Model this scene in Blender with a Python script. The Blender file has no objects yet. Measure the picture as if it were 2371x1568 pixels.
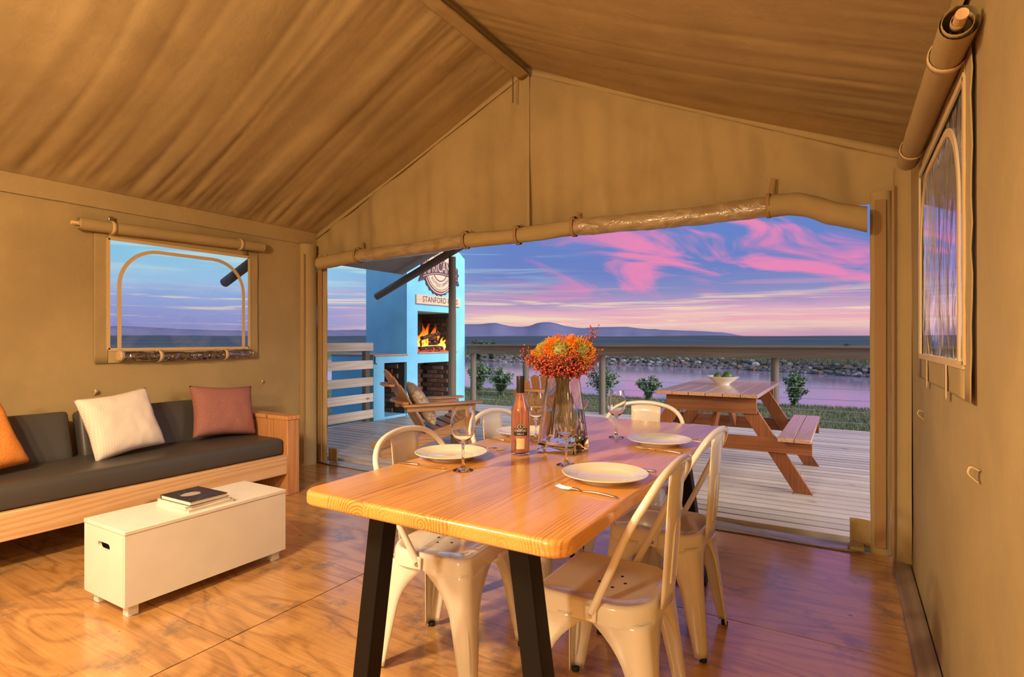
import bpy, bmesh, math, random
from mathutils import Vector, Matrix, noise as mnoise
random.seed(7)
SC = bpy.context.scene
COL = SC.collection
rad = math.radians

# ---------------------------------------------------------------- camera, light, exposure
F, CX, CY, CAMH, TH = 1301.0, 1185.5, 787.0, 1.2, rad(30.8)   # photograph taken as 2371 x 1568
CT, ST = math.cos(TH), math.sin(TH)
cam_d = bpy.data.cameras.new('camera')
cam_d.sensor_fit = 'HORIZONTAL'; cam_d.sensor_width = 36.0
cam_d.lens = F / 2371.0 * 36.0
cam_d.shift_y = (CY - 784.0) / 2371.0
cam_d.clip_start = 0.03; cam_d.clip_end = 30000
cam = bpy.data.objects.new('camera', cam_d); COL.objects.link(cam)
cam.location = (0, 0, CAMH); cam.rotation_euler = (rad(90), 0, TH)
SC.camera = cam
SC.view_settings.view_transform = 'Standard'
SC.view_settings.look = 'None'
SC.view_settings.exposure = 0.0
SC.view_settings.gamma = 1.0
SC.view_settings.use_curve_mapping = False

def lin(r, g, b):
    f = lambda c: ((c/255.0)/12.92) if c/255.0 <= .04045 else (((c/255.0)+.055)/1.055)**2.4
    return (f(r), f(g), f(b), 1.0)

class NT:
    """small helper around a node tree"""
    def __init__(s, tree):
        s.t = tree; s.N = tree.nodes; s.L = tree.links
    def n(s, typ, _out=0, **kw):
        nd = s.N.new(typ)
        ins = kw.pop('ins', {})
        for k, v in kw.items(): setattr(nd, k, v)
        for k, v in ins.items():
            if isinstance(v, bpy.types.NodeSocket): s.L.new(v, nd.inputs[k])
            elif v is not None: nd.inputs[k].default_value = v
        return nd
    def m(s, op, a, b=None, c=None, clamp=False):
        nd = s.n('ShaderNodeMath', operation=op, use_clamp=clamp, ins={0: a, 1: b, 2: c})
        return nd.outputs[0]
    def ss(s, x, a, b):
        nd = s.n('ShaderNodeMapRange', interpolation_type='SMOOTHSTEP', ins={'Value': x, 'From Min': a, 'From Max': b})
        return nd.outputs[0]
    def mix(s, f, a, b, blend='MIX'):
        nd = s.n('ShaderNodeMix', data_type='RGBA', blend_type=blend)
        for i, v in ((0, f), (6, a), (7, b)):
            if isinstance(v, bpy.types.NodeSocket): s.L.new(v, nd.inputs[i])
            else: nd.inputs[i].default_value = v
        return nd.outputs[2]
    def ramp(s, x, stops, interp='LINEAR'):
        nd = s.N.new('ShaderNodeValToRGB'); s.L.new(x, nd.inputs[0])
        cr = nd.color_ramp; cr.interpolation = interp
        while len(cr.elements) < len(stops): cr.elements.new(0.5)
        for e, (p, c) in zip(cr.elements, stops):
            e.position = p; e.color = c
        return nd.outputs[0]
    def noise(s, vec, scale, detail=2, rough=.5, dist=0.0, out=0):
        nd = s.n('ShaderNodeTexNoise', ins={'Vector': vec, 'Scale': scale, 'Detail': detail, 'Roughness': rough, 'Distortion': dist})
        return nd.outputs[out]
    def comb(s, x, y, z=0.0):
        return s.n('ShaderNodeCombineXYZ', ins={0: x, 1: y, 2: z}).outputs[0]
    def sep(s, v):
        return s.n('ShaderNodeSeparateXYZ', ins={0: v}).outputs

# sunset sky, a function of direction
W = bpy.data.worlds.new('sunset_sky'); SC.world = W; W.use_nodes = True
w = NT(W.node_tree); w.N.clear()
gen = w.n('ShaderNodeTexCoord').outputs['Generated']
dx, dy, dz = w.sep(gen)
hor = w.m('SQRT', w.m('ADD', w.m('MULTIPLY', dx, dx), w.m('MULTIPLY', dy, dy)))
T = w.m('DIVIDE', dz, w.m('MAXIMUM', hor, .05))
AZ = w.m('ARCTAN2', dx, dy)
t25 = w.m('DIVIDE', w.m('MAXIMUM', T, 0.0), 0.5, clamp=True)
def st(lst): return [(p/.5, lin(*c)) for p, c in lst]
wob = w.noise(w.comb(w.m('MULTIPLY', AZ, 5.0), w.m('MULTIPLY', T, 30.0)), 1.0, 4, .55, .3)
twob = w.m('DIVIDE', w.m('MAXIMUM', w.m('ADD', T, w.m('MULTIPLY', w.m('SUBTRACT', wob, .5), .03)), 0.0), 0.5, clamp=True)
rA = w.ramp(twob, st([(0, (180, 154, 182)), (.012, (204, 160, 182)), (.022, (232, 190, 186)), (.034, (238, 196, 188)), (.048, (228, 178, 192)),
                      (.064, (178, 152, 192)), (.085, (138, 142, 194)), (.12, (108, 130, 196)), (.2, (102, 132, 200)), (.5, (104, 136, 206))]))
rB = w.ramp(twob, st([(0, (150, 142, 190)), (.03, (140, 148, 204)), (.06, (146, 164, 216)), (.09, (158, 198, 232)), (.14, (140, 206, 236)), (.2, (120, 186, 230)), (.5, (100, 140, 214))]))
mAB = w.ss(AZ, rad(-54), rad(-30))
sky = w.mix(mAB, rB, rA)
# thin streaks near the horizon
stre = w.noise(w.comb(w.m('MULTIPLY', AZ, 3.2), w.m('MULTIPLY', T, 95.0)), 1.0, 5, .6, .5)
low = w.m('MULTIPLY', w.ss(T, .012, .03), w.m('SUBTRACT', 1.0, w.ss(T, .06, .10)))
sky = w.mix(w.m('MULTIPLY', w.m('MULTIPLY', w.ss(stre, .5, .62), low), .75), sky, lin(246, 222, 190))
stre2 = w.noise(w.comb(w.m('ADD', w.m('MULTIPLY', AZ, 2.6), 7.0), w.m('MULTIPLY', T, 70.0)), 1.0, 5, .6, .6)
sky = w.mix(w.m('MULTIPLY', w.m('MULTIPLY', w.ss(stre2, .52, .64), w.m('MULTIPLY', w.m('SUBTRACT', 1.0, w.ss(T, .05, .14)), w.m('ADD', .35, w.m('MULTIPLY', mAB, .65)))), .6), sky, lin(232, 156, 180))
stre3 = w.noise(w.comb(w.m('ADD', w.m('MULTIPLY', AZ, 2.4), 3.0), w.m('MULTIPLY', T, 45.0)), 1.0, 4, .6, .4)
midl = w.m('MULTIPLY', w.ss(T, .07, .12), w.m('SUBTRACT', 1.0, w.ss(AZ, rad(-36), rad(-22))))
sky = w.mix(w.m('MULTIPLY', w.m('MULTIPLY', w.ss(stre3, .46, .62), midl), .75), sky, lin(200, 228, 226))
# large pink clouds towards the sunset
vc = w.comb(w.m('ADD', w.m('MULTIPLY', AZ, 7.0), w.m('MULTIPLY', T, 9.0)), w.m('MULTIPLY', T, 15.0), 8.6)
cl = w.noise(vc, 1.0, 4, .55, .7)
mk = w.m('MULTIPLY', w.ss(T, .055, .10), w.ss(AZ, rad(-34), rad(-17)))
sky = w.mix(w.m('MULTIPLY', w.m('MULTIPLY', w.ss(cl, .47, .62), mk), .92), sky, lin(238, 136, 182))
below = w.ss(T, -.02, 0.0)
sky = w.mix(below, lin(90, 95, 110), sky)
bg = w.n('ShaderNodeBackground', ins={'Color': sky, 'Strength': 1.0})
wo = w.n('ShaderNodeOutputWorld'); w.L.new(bg.outputs[0], wo.inputs[0])

# soft afterglow from the west (right of the tent)
def light(name, typ, loc, energy, color, **kw):
    d = bpy.data.lights.new(name, typ); d.energy = energy; d.color = color
    for k, v in kw.items(): setattr(d, k, v)
    o = bpy.data.objects.new(name, d); COL.objects.link(o); o.location = loc
    return o
sun = light('afterglow_sun', 'SUN', (8, 0, 12), 5.6, (1.0, .93, .88), angle=rad(40))
sun.rotation_euler = Vector((-.93, .12, -.36)).to_track_quat('-Z', 'Y').to_euler()
WARM = (1.0, .77, .50)
light('tent_lamp', 'POINT', (-2.2, -.55, 2.25), 200, WARM, shadow_soft_size=.08)
down = light('added_tent_spot', 'SPOT', (-1.95, -.35, 2.35), 235, WARM, shadow_soft_size=.07, spot_size=rad(150), spot_blend=.5)  # added spot without a fitting: brightens floor and walls, not the roof
down.rotation_euler = Vector((.05, .22, -1)).to_track_quat('-Z', 'Y').to_euler()
light('tent_lamp_rear', 'POINT', (-1.0, -1.9, 2.0), 215, WARM, shadow_soft_size=.12)

# ---------------------------------------------------------------- pixel helper (a pixel gives a direction; a plane gives the distance)
def ray(u, v):
    r = (u-CX)/F
    return Vector((r*CT-ST, r*ST+CT, (CY-v)/F))
def onz(u, v, z):
    d = ray(u, v); t = (z-CAMH)/d.z; return Vector((d.x*t, d.y*t, z))
def onx(u, v, x):
    d = ray(u, v); t = x/d.x; return Vector((x, d.y*t, CAMH+d.z*t))
def ony(u, v, y):
    d = ray(u, v); t = y/d.y; return Vector((d.x*t, y, CAMH+d.z*t))

# ---------------------------------------------------------------- mesh helpers
class MB:
    def __init__(s): s.v = []; s.f = []
    def add(s, vs, fs):
        o = len(s.v); s.v += [Vector(p) for p in vs]; s.f += [tuple(i+o for i in f) for f in fs]; return s
    def box(s, c, d, M=None):
        hx, hy, hz = d[0]/2, d[1]/2, d[2]/2
        ps = [Vector((x, y, z)) for x in (-hx, hx) for y in (-hy, hy) for z in (-hz, hz)]
        if M is not None: ps = [M @ p for p in ps]
        c = Vector(c)
        return s.add([p+c for p in ps], [(0, 1, 3, 2), (4, 6, 7, 5), (0, 4, 5, 1), (2, 3, 7, 6), (0, 2, 6, 4), (1, 5, 7, 3)])
    def bar(s, p0, p1, wd, ht, up=(0, 0, 1)):
        p0, p1 = Vector(p0), Vector(p1); d = (p1-p0); L = d.length; d.normalize()
        u = Vector(up); x = d.cross(u)
        if x.length < 1e-4: x = Vector((1, 0, 0))
        x.normalize(); z = x.cross(d)
        M = Matrix((x, d, z)).transposed()
        return s.box((p0+p1)/2, (wd, L, ht), M)
    def tube(s, pts, r, n=10, caps=True, closed=False):
        pts = [Vector(p) for p in pts]; m = len(pts)
        rs = r if isinstance(r, (list, tuple)) else [r]*m
        rings = []; prev = None
        for i, p in enumerate(pts):
            if closed: t = pts[(i+1) % m]-pts[i-1]
            else: t = pts[min(i+1, m-1)]-pts[max(i-1, 0)]
            t.normalize()
            if prev is None:
                a = Vector((0, 0, 1)) if abs(t.z) < .9 else Vector((1, 0, 0))
                x = t.cross(a).normalized()
            else:
                x = (prev-t*prev.dot(t)).normalized()
            prev = x; y = t.cross(x)
            rings.append([p+(x*math.cos(2*math.pi*k/n)+y*math.sin(2*math.pi*k/n))*rs[i] for k in range(n)])
        vs = [q for rg in rings for q in rg]; fs = []
        for i in range(m if closed else m-1):
            j = (i+1) % m
            for k in range(n):
                k2 = (k+1) % n; fs.append((i*n+k, i*n+k2, j*n+k2, j*n+k))
        if caps and not closed:
            fs.append(tuple(range(n-1, -1, -1))); fs.append(tuple((m-1)*n+k for k in range(n)))
        return s.add(vs, fs)
    def lathe(s, prof, n=32, c=(0, 0, 0), closed=False):
        c = Vector(c); vs = []; fs = []; m = len(prof)
        for r, z in prof:
            for k in range(n):
                a = 2*math.pi*k/n; vs.append(c+Vector((r*math.cos(a), r*math.sin(a), z)))
        for i in range(m if closed else m-1):
            j = (i+1) % m
            for k in range(n):
                k2 = (k+1) % n; fs.append((i*n+k, i*n+k2, j*n+k2, j*n+k))
        if not closed:
            if prof[0][0] > 1e-5: fs.append(tuple(range(n-1, -1, -1)))
            if prof[-1][0] > 1e-5: fs.append(tuple((m-1)*n+k for k in range(n)))
        return s.add(vs, fs)
    def prism(s, poly, off):
        poly = [Vector(p) for p in poly]; off = Vector(off); n = len(poly)
        fs = [tuple(range(n-1, -1, -1)), tuple(range(n, 2*n))]
        fs += [(k, (k+1) % n, n+(k+1) % n, n+k) for k in range(n)]
        return s.add(poly+[p+off for p in poly], fs)
    def grid(s, fn, nu, nv):
        vs = [fn(i/nu, j/nv) for i in range(nu+1) for j in range(nv+1)]
        fs = [(i*(nv+1)+j, (i+1)*(nv+1)+j, (i+1)*(nv+1)+j+1, i*(nv+1)+j+1) for i in range(nu) for j in range(nv)]
        return s.add(vs, fs)
    def xf(s, M):
        s.v = [M @ p for p in s.v]; return s
    def mesh(s, name, smooth=True, angle=40, fix=True):
        me = bpy.data.meshes.new(name)
        me.from_pydata([tuple(p) for p in s.v], [], s.f)
        bm = bmesh.new(); bm.from_mesh(me)
        bmesh.ops.remove_doubles(bm, verts=bm.verts, dist=1e-5)
        if fix: bmesh.ops.recalc_face_normals(bm, faces=bm.faces)
        bm.to_mesh(me); bm.free()
        if smooth:
            for p in me.polygons: p.use_smooth = True
            me.set_sharp_from_angle(angle=rad(angle))
        return me
    def build(s, name, mat, parent=None, loc=(0, 0, 0), bevel=0, segs=2, smooth=True, angle=40, solid=0, world=True, sub=0, fix=True):
        """world=True: coordinates are world ones, shifted to the parent's (unrotated) frame"""
        off = Vector((0, 0, 0))
        if parent is not None and world:
            p = parent
            while p is not None: off += Vector(p.location); p = p.parent
        if off.length: s.v = [p-off for p in s.v]
        me = s.mesh(name, smooth, angle, fix)
        o = bpy.data.objects.new(name, me); COL.objects.link(o)
        if mat is not None: me.materials.append(mat)
        o.location = loc; o.parent = parent
        if solid:
            md = o.modifiers.new('thickness', 'SOLIDIFY'); md.thickness = solid; md.offset = 0
        if bevel:
            md = o.modifiers.new('bevel', 'BEVEL'); md.width = bevel; md.segments = segs; md.limit_method = 'ANGLE'; md.angle_limit = rad(50)
        if sub:
            md = o.modifiers.new('sub', 'SUBSURF'); md.levels = sub; md.render_levels = sub
        return o

def centred(mb):
    """origin of a single-mesh thing at the middle of its base"""
    xs = [p.x for p in mb.v]; ys = [p.y for p in mb.v]; zs = [p.z for p in mb.v]
    c = Vector(((min(xs)+max(xs))/2, (min(ys)+max(ys))/2, min(zs)))
    mb.v = [p-c for p in mb.v]; return c
def thing(name, label, cat, loc=(0, 0, 0), rz=0, group=None):
    o = bpy.data.objects.new(name, None); COL.objects.link(o); o.empty_display_size = .1
    o.location = loc; o.rotation_euler = (0, 0, rz)
    return tag(o, label, cat, group)
def tag(o, label, cat, group=None):
    o['label'] = label; o['category'] = cat
    if group: o['group'] = group
    return o
def struct(name, loc=(0, 0, 0)):
    o = bpy.data.objects.new(name, None); COL.objects.link(o); o.location = loc; o['kind'] = 'structure'; return o
def dup(o, parent=None):
    c = o.copy(); COL.objects.link(c); c.parent = parent
    for ch in list(o.children): dup(ch, c)
    return c
def arc(c, r, a0, a1, n, f):
    return [f(c[0]+r*math.cos(a0+(a1-a0)*i/n), c[1]+r*math.sin(a0+(a1-a0)*i/n)) for i in range(n+1)]
def smooth_path(pts, k=6):
    pts = [Vector(p) for p in pts]; out = []
    for i in range(len(pts)-1):
        p0 = pts[max(i-1, 0)]; p1 = pts[i]; p2 = pts[i+1]; p3 = pts[min(i+2, len(pts)-1)]
        for j in range(k):
            t = j/k
            out.append(.5*((2*p1)+(p2-p0)*t+(2*p0-5*p1+4*p2-p3)*t*t+(3*p1-p0-3*p2+p3)*t**3))
    out.append(pts[-1]); return out
def text_mesh(txt, size):
    cu = bpy.data.curves.new('t', 'FONT'); cu.body = txt; cu.size = size; cu.align_x = 'CENTER'; cu.align_y = 'CENTER'; cu.resolution_u = 2
    o = bpy.data.objects.new('t', cu); COL.objects.link(o)
    me = bpy.data.meshes.new_from_object(o.evaluated_get(bpy.context.evaluated_depsgraph_get()))
    vs = [v.co.copy() for v in me.vertices]; fs = [tuple(p.vertices) for p in me.polygons]
    bpy.data.objects.remove(o); bpy.data.meshes.remove(me)
    return vs, fs

# ---------------------------------------------------------------- materials
def mat(name):
    m = bpy.data.materials.new(name); m.use_nodes = True
    t = NT(m.node_tree); b = t.N['Principled BSDF']
    return m, t, b
def plain(name, col, rough=.5, metal=0.0, coat=0.0, bump=0, bscale=200, spec=None, var=.0):
    m, t, b = mat(name)
    b.inputs['Base Color'].default_value = (*col, 1); b.inputs['Roughness'].default_value = rough
    b.inputs['Metallic'].default_value = metal; b.inputs['Coat Weight'].default_value = coat
    if spec is not None: b.inputs['Specular IOR Level'].default_value = spec
    oc = t.n('ShaderNodeTexCoord').outputs['Object']
    nz = t.noise(oc, bscale*.1 if var else 30, 4)
    if var:
        dark = tuple(c*(1-var) for c in col)
        t.L.new(t.mix(t.ss(nz, .3, .7), (*dark, 1), (*col, 1)), b.inputs['Base Color'])
    if bump:
        nb = t.noise(oc, bscale, 3)
        bp = t.n('ShaderNodeBump', ins={'Strength': bump, 'Distance': .002, 'Height': nb})
        t.L.new(bp.outputs[0], b.inputs['Normal'])
    return m
def canvas_mat(name, col, weave=900, dirt=.10):
    m, t, b = mat(name)
    oc = t.n('ShaderNodeTexCoord').outputs['Object']
    big = t.noise(oc, 1.7, 5, .6)
    dark = tuple(c*(1-dirt*2) for c in col)
    t.L.new(t.mix(t.ss(big, .3, .72), (*dark, 1), (*col, 1)), b.inputs['Base Color'])
    b.inputs['Roughness'].default_value = .85; b.inputs['Specular IOR Level'].default_value = .25
    wv = t.noise(oc, weave, 2); fold = t.noise(oc, 9, 4, .55, .6)
    h = t.m('ADD', t.m('MULTIPLY', wv, .12), fold)
    bp = t.n('ShaderNodeBump', ins={'Strength': .35, 'Distance': .012, 'Height': h})
    t.L.new(bp.outputs[0], b.inputs['Normal'])
    return m
def wood(name, light_c, dark_c, axis='Y', freq=55,  rough=.5, coat=0.0, stretch=.045, knots=True, vary=.25, gloss_var=0, dist=.09, grey=0, kn=1.0):
    m, t, b = mat(name)
    oc = t.n('ShaderNodeTexCoord').outputs['Object']
    rnd = t.n('ShaderNodeObjectInfo').outputs['Random']
    off = t.comb(t.m('MULTIPLY', rnd, 17.3), t.m('MULTIPLY', rnd, 9.1), t.m('MULTIPLY', rnd, 23.7))
    v = t.n('ShaderNodeVectorMath', operation='ADD', ins={0: oc, 1: off}).outputs[0]
    sc = {'X': (stretch, 1, 1), 'Y': (1, stretch, 1), 'Z': (1, 1, stretch)}[axis]
    vs = t.n('ShaderNodeVectorMath', operation='MULTIPLY', ins={0: v, 1: sc}).outputs[0]
    nz = t.noise(vs, 4.0, 3, .5, .4)
    x, y, z = t.sep(vs)
    a, c = {'X': (y, z), 'Y': (x, z), 'Z': (x, y)}[axis]
    q = t.m('ADD', t.m('ADD', a, t.m('MULTIPLY', c, .45)), t.m('MULTIPLY', nz, dist*3))
    rings = t.m('ADD', t.m('MULTIPLY', t.m('SINE', t.m('MULTIPLY', q, freq*8)), .5), .5)
    fib = t.noise(vs, 160, 3, .6)
    g = t.m('ADD', t.m('MULTIPLY', rings, .34), t.m('MULTIPLY', fib, .6))
    col = t.ramp(g, [(.0, (*dark_c, 1)), (.62, (*light_c, 1))])
    if knots:
        vo = t.n('ShaderNodeTexVoronoi', feature='F1', ins={'Vector': t.n('ShaderNodeVectorMath', operation='MULTIPLY', ins={0: v, 1: {'X': (.45, 1, 1), 'Y': (1, .45, 1), 'Z': (1, 1, .45)}[axis]}).outputs[0], 'Scale': 4.2})
        kd = t.m('SUBTRACT', 1.0, t.ss(vo.outputs['Distance'], .04*kn, .10*kn))
        col = t.mix(t.m('MULTIPLY', kd, .8), col, (dark_c[0]*.35, dark_c[1]*.28, dark_c[2]*.25, 1))
    val = t.m('ADD', 1.0-vary*.5, t.m('MULTIPLY', rnd, vary))
    hsv = t.n('ShaderNodeHueSaturation', ins={'Color': col, 'Value': val, 'Saturation': 1.0-grey})
    t.L.new(hsv.outputs[0], b.inputs['Base Color'])
    if gloss_var:
        t.L.new(t.m('ADD', rough-gloss_var/2, t.m('MULTIPLY', t.noise(oc, 5, 3), gloss_var)), b.inputs['Roughness'])
    else: b.inputs['Roughness'].default_value = rough
    b.inputs['Coat Weight'].default_value = coat; b.inputs['Coat Roughness'].default_value = .12
    bp = t.n('ShaderNodeBump', ins={'Strength': .12, 'Distance': .001, 'Height': g})
    t.L.new(bp.outputs[0], b.inputs['Normal'])
    return m
def glass_mat(name, col=(1, 1, 1), ior=1.45, rough=0.0):
    m, t, b = mat(name)
    b.inputs['Base Color'].default_value = (*col, 1); b.inputs['Transmission Weight'].default_value = 1
    b.inputs['Roughness'].default_value = rough; b.inputs['IOR'].default_value = ior
    return m
def vinyl_mat(name, tint=(.93, .95, .97), gl=.16, bump=.5, bs=6.0, vertical=False):
    m, t, b = mat(name); t.N.remove(b)
    oc = t.n('ShaderNodeTexCoord').outputs['Object']
    v = t.n('ShaderNodeVectorMath', operation='MULTIPLY', ins={0: oc, 1: (1, 1, .18) if vertical else (1, 1, 1)}).outputs[0]
    nz = t.noise(v, bs, 3, .5, .8)
    bp = t.n('ShaderNodeBump', ins={'Strength': bump, 'Distance': .03, 'Height': nz})
    tr = t.n('ShaderNodeBsdfTransparent', ins={'Color': (*tint, 1)})
    gs = t.n('ShaderNodeBsdfGlossy', ins={'Color': (1, 1, 1, 1), 'Roughness': .08, 'Normal': bp.outputs[0]})
    fr = t.n('ShaderNodeFresnel', ins={'IOR': 1.5, 'Normal': bp.outputs[0]})
    fac = t.m('ADD', fr.outputs[0], gl*.3, clamp=True)
    mx = t.n('ShaderNodeMixShader', ins={0: fac, 1: tr.outputs[0], 2: gs.outputs[0]})
    t.L.new(mx.outputs[0], t.N['Material Output'].inputs[0])
    return m
def emit(name, col, s):
    m, t, b = mat(name)
    b.inputs['Base Color'].default_value = (0, 0, 0, 1); b.inputs['Emission Color'].default_value = (*col, 1); b.inputs['Emission Strength'].default_value = s
    return m

CANVAS = (.44, .31, .132)
M_canvas = canvas_mat('tan_canvas', CANVAS)
M_canvas2 = canvas_mat('tan_canvas_band', (.43, .30, .127), dirt=.06)
M_binding = plain('brown_webbing', (.36, .20, .075), .8, bump=.2, bscale=700)
M_zip = plain('beige_zip_tape', (.60, .42, .20), .7, bump=.3, bscale=500)
M_fly = canvas_mat('grey_fly_canvas', (.42, .40, .37))
M_vinyl = vinyl_mat('clear_vinyl', bump=.12, bs=3.0, gl=.05)
M_vinylR = vinyl_mat('clear_vinyl_wrinkled', gl=.5, bump=1.0, bs=9.0, vertical=True)
def rolled_vinyl():
    m, t, b = mat('rolled_vinyl_sheen'); oc = t.n('ShaderNodeTexCoord').outputs['Object']
    v = t.n('ShaderNodeVectorMath', operation='MULTIPLY', ins={0: oc, 1: (.5, 1, 1)}).outputs[0]
    nz = t.noise(v, 11, 4, .6, 1.2)
    bp = t.n('ShaderNodeBump', ins={'Strength': .9, 'Distance': .02, 'Height': nz})
    t.L.new(t.mix(t.ss(nz, .35, .65), (.30, .20, .09, 1), (.42, .30, .15, 1)), b.inputs['Base Color'])
    b.inputs['Roughness'].default_value = .3; b.inputs['Coat Weight'].default_value = 1; b.inputs['Coat Roughness'].default_value = .08
    t.L.new(bp.outputs[0], b.inputs['Normal']); t.L.new(bp.outputs[0], b.inputs['Coat Normal']); return m
M_vinylroll = rolled_vinyl()
M_clearroll = vinyl_mat('clear_rolled_vinyl', tint=(.90, .86, .80), gl=.8, bump=1.0, bs=16.0)
M_pine = wood('pale_pine', (.78, .50, .25), (.54, .28, .10), 'Y', 26, .45, coat=.15, kn=1.5)
M_pinered = wood('reddish_pine', (.66, .32, .12), (.40, .14, .045), 'Z', 36, .45, coat=.15)
M_adir = wood('varnished_deck_chair_wood', (.46, .23, .085), (.24, .10, .035), 'Z', 40, .5, coat=.1)
M_adirY = wood('varnished_deck_chair_wood_flat', (.50, .25, .095), (.26, .11, .038), 'Y', 40, .5, coat=.1)
M_pic = wood('red_brown_stained_wood', (.26, .082, .020), (.14, .040, .009), 'X', 34, .42, coat=.2)
M_picY = wood('stained_top_sky_sheen', (.54, .33, .21), (.36, .18, .10), 'Y', 34, .34, coat=.8)  # stain made paler: sky reflection on top and benches put into the colour
M_picZ = wood('red_brown_stained_leg', (.26, .082, .020), (.14, .040, .009), 'Z', 34, .42, coat=.2)
M_deck = wood('weathered_deck_wood', (.62, .56, .48), (.40, .345, .285), 'X', 30, .42, vary=.35, knots=True)
M_rail = wood('weathered_rail_wood', (.185, .145, .105), (.10, .075, .055), 'X', 30, .7)
M_slat = wood('pale_fence_slat', (.76, .68, .54), (.54, .44, .31), 'Y', 24, .7)
M_pole = wood('round_gum_pole', (.20, .165, .12), (.10, .078, .055), 'Z', 30, .7)
M_batten = wood('grey_brown_batten', (.30, .21, .14), (.17, .11, .07), 'Y', 26, .6)
M_white = plain('white_paint_wood', (.78, .74, .66), .5, bump=.15, bscale=90, var=.05)
M_enamel = plain('cream_enamel_steel', (.80, .73, .60), .18, coat=.6)
M_black = plain('black_steel', (.006, .005, .005), .5, spec=.2)
M_rubber = plain('black_rubber', (.01, .01, .01), .7)
M_dark = plain('dark_void', (.01, .008, .007), .9)
M_plate = plain('cream_glazed_china', (.80, .74, .60), .14, coat=.5)
M_steel = plain('polished_steel', (.62, .60, .57), .18, metal=1)
M_glass = glass_mat('clear_glass')
M_water_in = glass_mat('vase_water', (.98, .98, .95), 1.33)
M_seat = plain('charcoal_vinyl_upholstery', (.066, .058, .05), .42, bump=.25, bscale=420)
M_blue = plain('sky_blue_plaster', (.20, .60, .86), .8, bump=.35, bscale=40, var=.10)
M_mortar = plain('sooty_mortar', (.06, .05, .045), .95, bump=.5, bscale=60)
def brick_mat():
    m, t, b = mat('sooty_red_brick')
    oc = t.n('ShaderNodeTexCoord').outputs['Object']; rnd = t.n('ShaderNodeObjectInfo').outputs['Random']
    nz = t.noise(oc, 14, 4, .6)
    g = t.m('ADD', t.m('MULTIPLY', nz, .6), t.m('MULTIPLY', rnd, .5))
    t.L.new(t.ramp(g, [(.2, (.035, .022, .017, 1)), (.5, (.16, .065, .035, 1)), (.85, (.26, .17, .12, 1))]), b.inputs['Base Color'])
    b.inputs['Roughness'].default_value = .9
    bp = t.n('ShaderNodeBump', ins={'Strength': .6, 'Distance': .006, 'Height': nz}); t.L.new(bp.outputs[0], b.inputs['Normal'])
    return m
M_brick = brick_mat()
def table_mat():
    m, t, b = mat('lacquered_pine_table')
    oc = t.n('ShaderNodeTexCoord').outputs['Object']
    x, y, z = t.sep(oc)
    pk = t.m('DIVIDE', t.m('ADD', x, 5.03), .143); k = t.m('FLOOR', pk)
    lx = t.m('MULTIPLY', t.m('SUBTRACT', t.m('FRACT', pk), .5), .143)
    wn = t.n('ShaderNodeTexWhiteNoise', noise_dimensions='1D', ins={'W': k})
    r1, r2, r3 = t.sep(wn.outputs['Color'])
    nzl = t.noise(t.comb(t.m('MULTIPLY', x, 7.0), t.m('MULTIPLY', y, .9), t.m('MULTIPLY', k, 3.7)), 1.0, 3, .5, .3)
    px = t.m('ADD', t.m('ADD', lx, t.m('MULTIPLY', t.m('SUBTRACT', r1, .5), .16)), t.m('MULTIPLY', t.m('SUBTRACT', nzl, .5), .07))
    pz = t.m('ADD', t.m('SUBTRACT', z, .76), t.m('ADD', .01, t.m('MULTIPLY', r2, .06)))
    d = t.m('SQRT', t.m('ADD', t.m('MULTIPLY', px, px), t.m('MULTIPLY', pz, pz)))
    dn = t.m('ADD', d, t.m('MULTIPLY', t.noise(t.comb(t.m('MULTIPLY', x, 22.0), t.m('MULTIPLY', y, 1.4), t.m('MULTIPLY', z, 22.0)), 1.0, 3, .55), .016))
    ring = t.m('ADD', t.m('MULTIPLY', t.m('SINE', t.m('MULTIPLY', dn, 640.0)), .5), .5)
    ring = t.m('POWER', ring, 1.6)
    fib = t.noise(t.comb(t.m('MULTIPLY', x, 240.0), t.m('MULTIPLY', y, 6.0), t.m('MULTIPLY', z, 240.0)), 1.0, 2)
    g = t.m('ADD', t.m('MULTIPLY', t.m('MULTIPLY', ring, t.ss(nzl, .30, .70)), .60), t.m('MULTIPLY', fib, .50))
    col = t.ramp(g, [(.12, (.74, .38, .10, 1)), (.5, (.66, .29, .058, 1)), (.85, (.40, .125, .018, 1))])
    vo = t.n('ShaderNodeTexVoronoi', feature='F1', ins={'Vector': t.comb(t.m('MULTIPLY', x, 1.0), t.m('MULTIPLY', y, .55), 0.0), 'Scale': 3.3})
    kd = t.m('SUBTRACT', 1.0, t.ss(vo.outputs['Distance'], .03, .085))
    col = t.mix(t.m('MULTIPLY', kd, .55), col, (.26, .075, .015, 1))
    val = t.m('ADD', .88, t.m('MULTIPLY', r3, .22))
    hs = t.n('ShaderNodeHueSaturation', ins={'Color': col, 'Value': val})
    t.L.new(hs.outputs[0], b.inputs['Base Color'])
    b.inputs['Roughness'].default_value = .34
    b.inputs['Coat Weight'].default_value = .75; b.inputs['Coat Roughness'].default_value = .14
    bp = t.n('ShaderNodeBump', ins={'Strength': .06, 'Distance': .002, 'Height': g}); t.L.new(bp.outputs[0], b.inputs['Normal'])
    return m
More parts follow.
